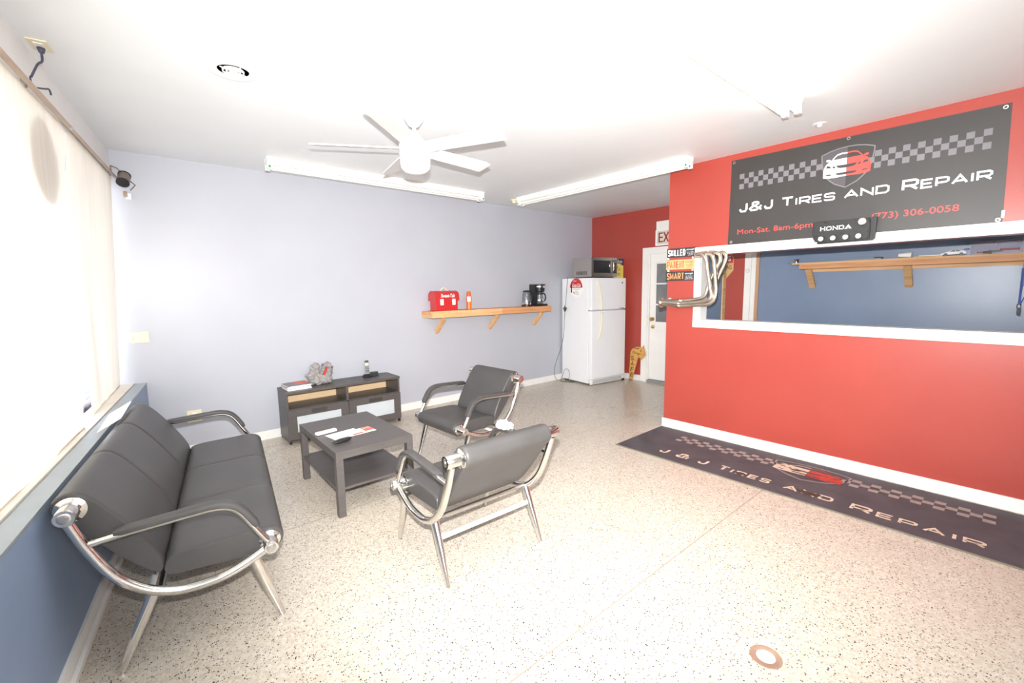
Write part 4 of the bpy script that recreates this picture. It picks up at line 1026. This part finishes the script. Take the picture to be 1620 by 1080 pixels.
mb.add(b); o = mb.build('crumpled_cloth', m_paper)
acf = pose(1.349, 1.6689, 0, -1.2749)
tag(o, 'crumpled white cloth on the far armrest of the nearest armchair', 'cloth', acf @ Matrix.Translation((.3205, .425, .617)))

# ------------------------------------------------------------------ the office beyond the opening
OF = EF      # same plane as the end wall, x along it
t = thing('office_shelf', 'long pine shelf on the blue office wall seen through the opening', 'shelf', OF)
MB().box(3.065, 5.6, -.25, 0, 1.699, 1.717, .001).build('shelf_board', m_pine, t)
MB().box(3.14, 5.6, -.25, -.212, 1.646, 1.699, .001).build('front_board', m_pine_red, t)
MB().box(3.17, 5.6, -.038, -.001, 1.615, 1.699, .001).build('wall_cleat', m_pine, t)
for bx in (3.228, 4.062, 4.835):
    mb = MB(); mb.box(-.03, .03, -.30, 0, -.045, 0, .001); mb.transform(Matrix.Rotation(-R(44), 4, 'X')); mb.transform(Matrix.Translation((bx, -.004, 1.462)))
    for v in mb.bm.verts: v.co.y = min(v.co.y, -.001); v.co.z = min(v.co.z, 1.645)
    mb.build('bracket', m_pine, t)
OZ = 1.718
t = thing('tin_can', 'small silver tin at the left end of the office shelf', 'tin', at(OF, 3.085, -.16, OZ))
MB().lathe([(.026, 0), (.026, .042), (.024, .045), (0, .045)], 20).build('tin', m_chrome_matte, t)
t = thing('steel_ruler', 'thin steel ruler poking out over the left end of the office shelf', 'ruler', at(OF, 3.09, -.20, OZ))
MB().box(-.09, .10, -.012, .012, 0, .002).build('blade', m_steel, t)
t = thing('clipboard', 'thin dark clipboard lying flat on the office shelf', 'clipboard', at(OF, 3.735, -.195, OZ))
MB().box(-.195, .12, -.05, .09, 0, .012, .001).build('board', m_grey, t)
MB().box(.06, .125, -.045, .05, .0122, .024, .003).build('clip', m_black, t)
t = thing('paper_cup', 'white crumpled paper cup lying on the office shelf', 'cup', at(OF, 4.03, -.16, OZ))
mb = MB().lathe([(.0, .0), (.020, .002), (.029, .10), (.027, .10)], 20); mb.transform(Matrix.Rotation(PI/2, 4, 'Y') @ Matrix.Rotation(R(0), 4, 'X')); mb.transform(Matrix.Translation((-.05, -.03, .0295))); mb.build('cup', m_paper, t)
t = thing('paper_sheets', 'loose pale paper sheets on the office shelf beside the white cup', 'paper', at(OF, 4.205, -.16, OZ))
MB().box(-.105, .10, -.08, .09, 0, .009).build('sheets', m_sign_tan, t); MB().box(-.07, .09, -.07, .08, .0095, .016).build('top_sheet', m_paper, t)
t = thing('toy_car', 'small white toy car with blue rear wing on the office shelf', 'toy car', at(OF, 4.372, -.19, OZ))
mb = MB(); mb.prism([(-.085, .010), (-.088, .024), (-.06, .033), (-.035, .036), (-.010, .053), (.035, .053), (.062, .038), (.085, .036), (.086, .012)], -.032, .032); bmesh.ops.bevel(mb.bm, geom=mb.bm.edges[:], offset=.003, segments=1, affect='EDGES'); mb.build('body', m_white, t)
w = MB(); w.prism([(-.028, .037), (-.008, .050), (.010, .050), (.010, .037)], -.0328, .0328); w.prism([(.014, .037), (.014, .050), (.032, .050), (.050, .039)], -.0328, .0328); w.build('window', m_black, t)
w = MB(); w.box(.066, .098, -.034, .034, .056, .060, .001); w.box(.076, .082, -.026, -.022, .036, .056); w.box(.076, .082, .022, .026, .036, .056); w.build('rear_wing', mat('toy_blue', (40, 96, 190), .35), t)
for a in (-.052, .052):
    for s in (-.030, .030): MB().cyl((a, s-.006, .0135), (a, s+.006, .0135), .0135, 16).build('wheel', m_black, t)
t = thing('display_case', 'clear acrylic display case with printed backing on the office shelf', 'display case', at(OF, 4.637, -.15, OZ))
w = MB(); w.box(-.155, .155, -.072, -.070, 0, .115); w.box(-.155, -.153, -.07, .05, 0, .115); w.box(.153, .155, -.07, .05, 0, .115); w.build('acrylic', m_clear, t)
MB().box(-.155, .155, .046, .050, 0, .115).build('backing_card', mat('lilac_card', (206, 204, 216), .5), t)
w = MB(); w.box(-.155, .155, -.073, .05, .112, .118); w.box(-.004, .004, -.0735, -.069, .0, .115); w.box(-.157, -.150, -.0735, -.069, 0, .115); w.box(.150, .157, -.0735, -.069, 0, .115); w.build('frame', m_grey, t)
w = MB(); w.box(.02, .14, .044, .0455, .03, .05); w.box(-.12, -.03, .044, .0455, .02, .03); w.build('print', m_sign_red, t)
t = thing('toy_gun', 'small black toy in front of the acrylic display case', 'toy', at(OF, 4.615, -.236, OZ))
w = MB(); w.box(-.02, .06, -.008, .008, .018, .030, .003); w.box(-.055, -.005, -.010, .010, .008, .026, .006); w.box(-.02, .0, -.006, .006, 0, .02, .003); w.build('body', m_black, t)
t = thing('lanyard', 'blue lanyard with keys hanging at the right end of the office shelf', 'lanyard', at(OF, 4.808, -.275, 0))
w = MB(); w.box(-.008, .008, -.002, .002, 1.29, 1.585); w.build('strap', m_bluefab, t)
w = MB(); w.tube([(.008, .0, 1.285), (.03, 0, 1.36), (.06, 0, 1.50), (.06, .0, 1.585)], .003, 6); w.build('strap', m_bluefab, t)
MB().tube([(.012*math.cos(a), 0, 1.262+.02*math.sin(a)) for a in [2*PI*k/14 for k in range(14)]], .003, 6, closed=True).build('key_ring', m_chrome_matte, t)
w = MB(); w.box(-.010, .008, -.003, .003, 1.19, 1.245, .002); w.box(-.003, .016, .004, .008, 1.18, 1.24, .002); w.build('keys', m_sign_dark, t)
# warning sign on the red wall behind the office doorway
t = thing('wall_sign', 'cream and red pointed sign on the red wall behind the office doorway', 'sign', at(EF, 2.21, 0, 1.77))
octo = [(-.20, .06), (-.14, .13), (.055, .13), (.115, .07), (.115, -.095), (.0, -.235), (-.11, -.235), (-.20, -.10)]
MB().prism(octo, -.006, 0).build('plate', m_sign_tan, t)
w = MB(); shape(w, [(-.195, .062), (-.137, .124), (.050, .124), (.108, .066), (.108, .0), (-.195, .0)], -.0068); w.build('red_field', m_redbox, t)
w = MB(); sans(w, 'PARKING', -.18, .025, .255, .065, -.0076); w.build('lettering', m_white, t)
w = MB(); sans(w, 'NO DENYING', -.18, -.085, .275, .055, -.0068); sans(w, 'ELSE S', -.12, -.16, .15, .05, -.0068); w.build('lettering', m_ink, t)
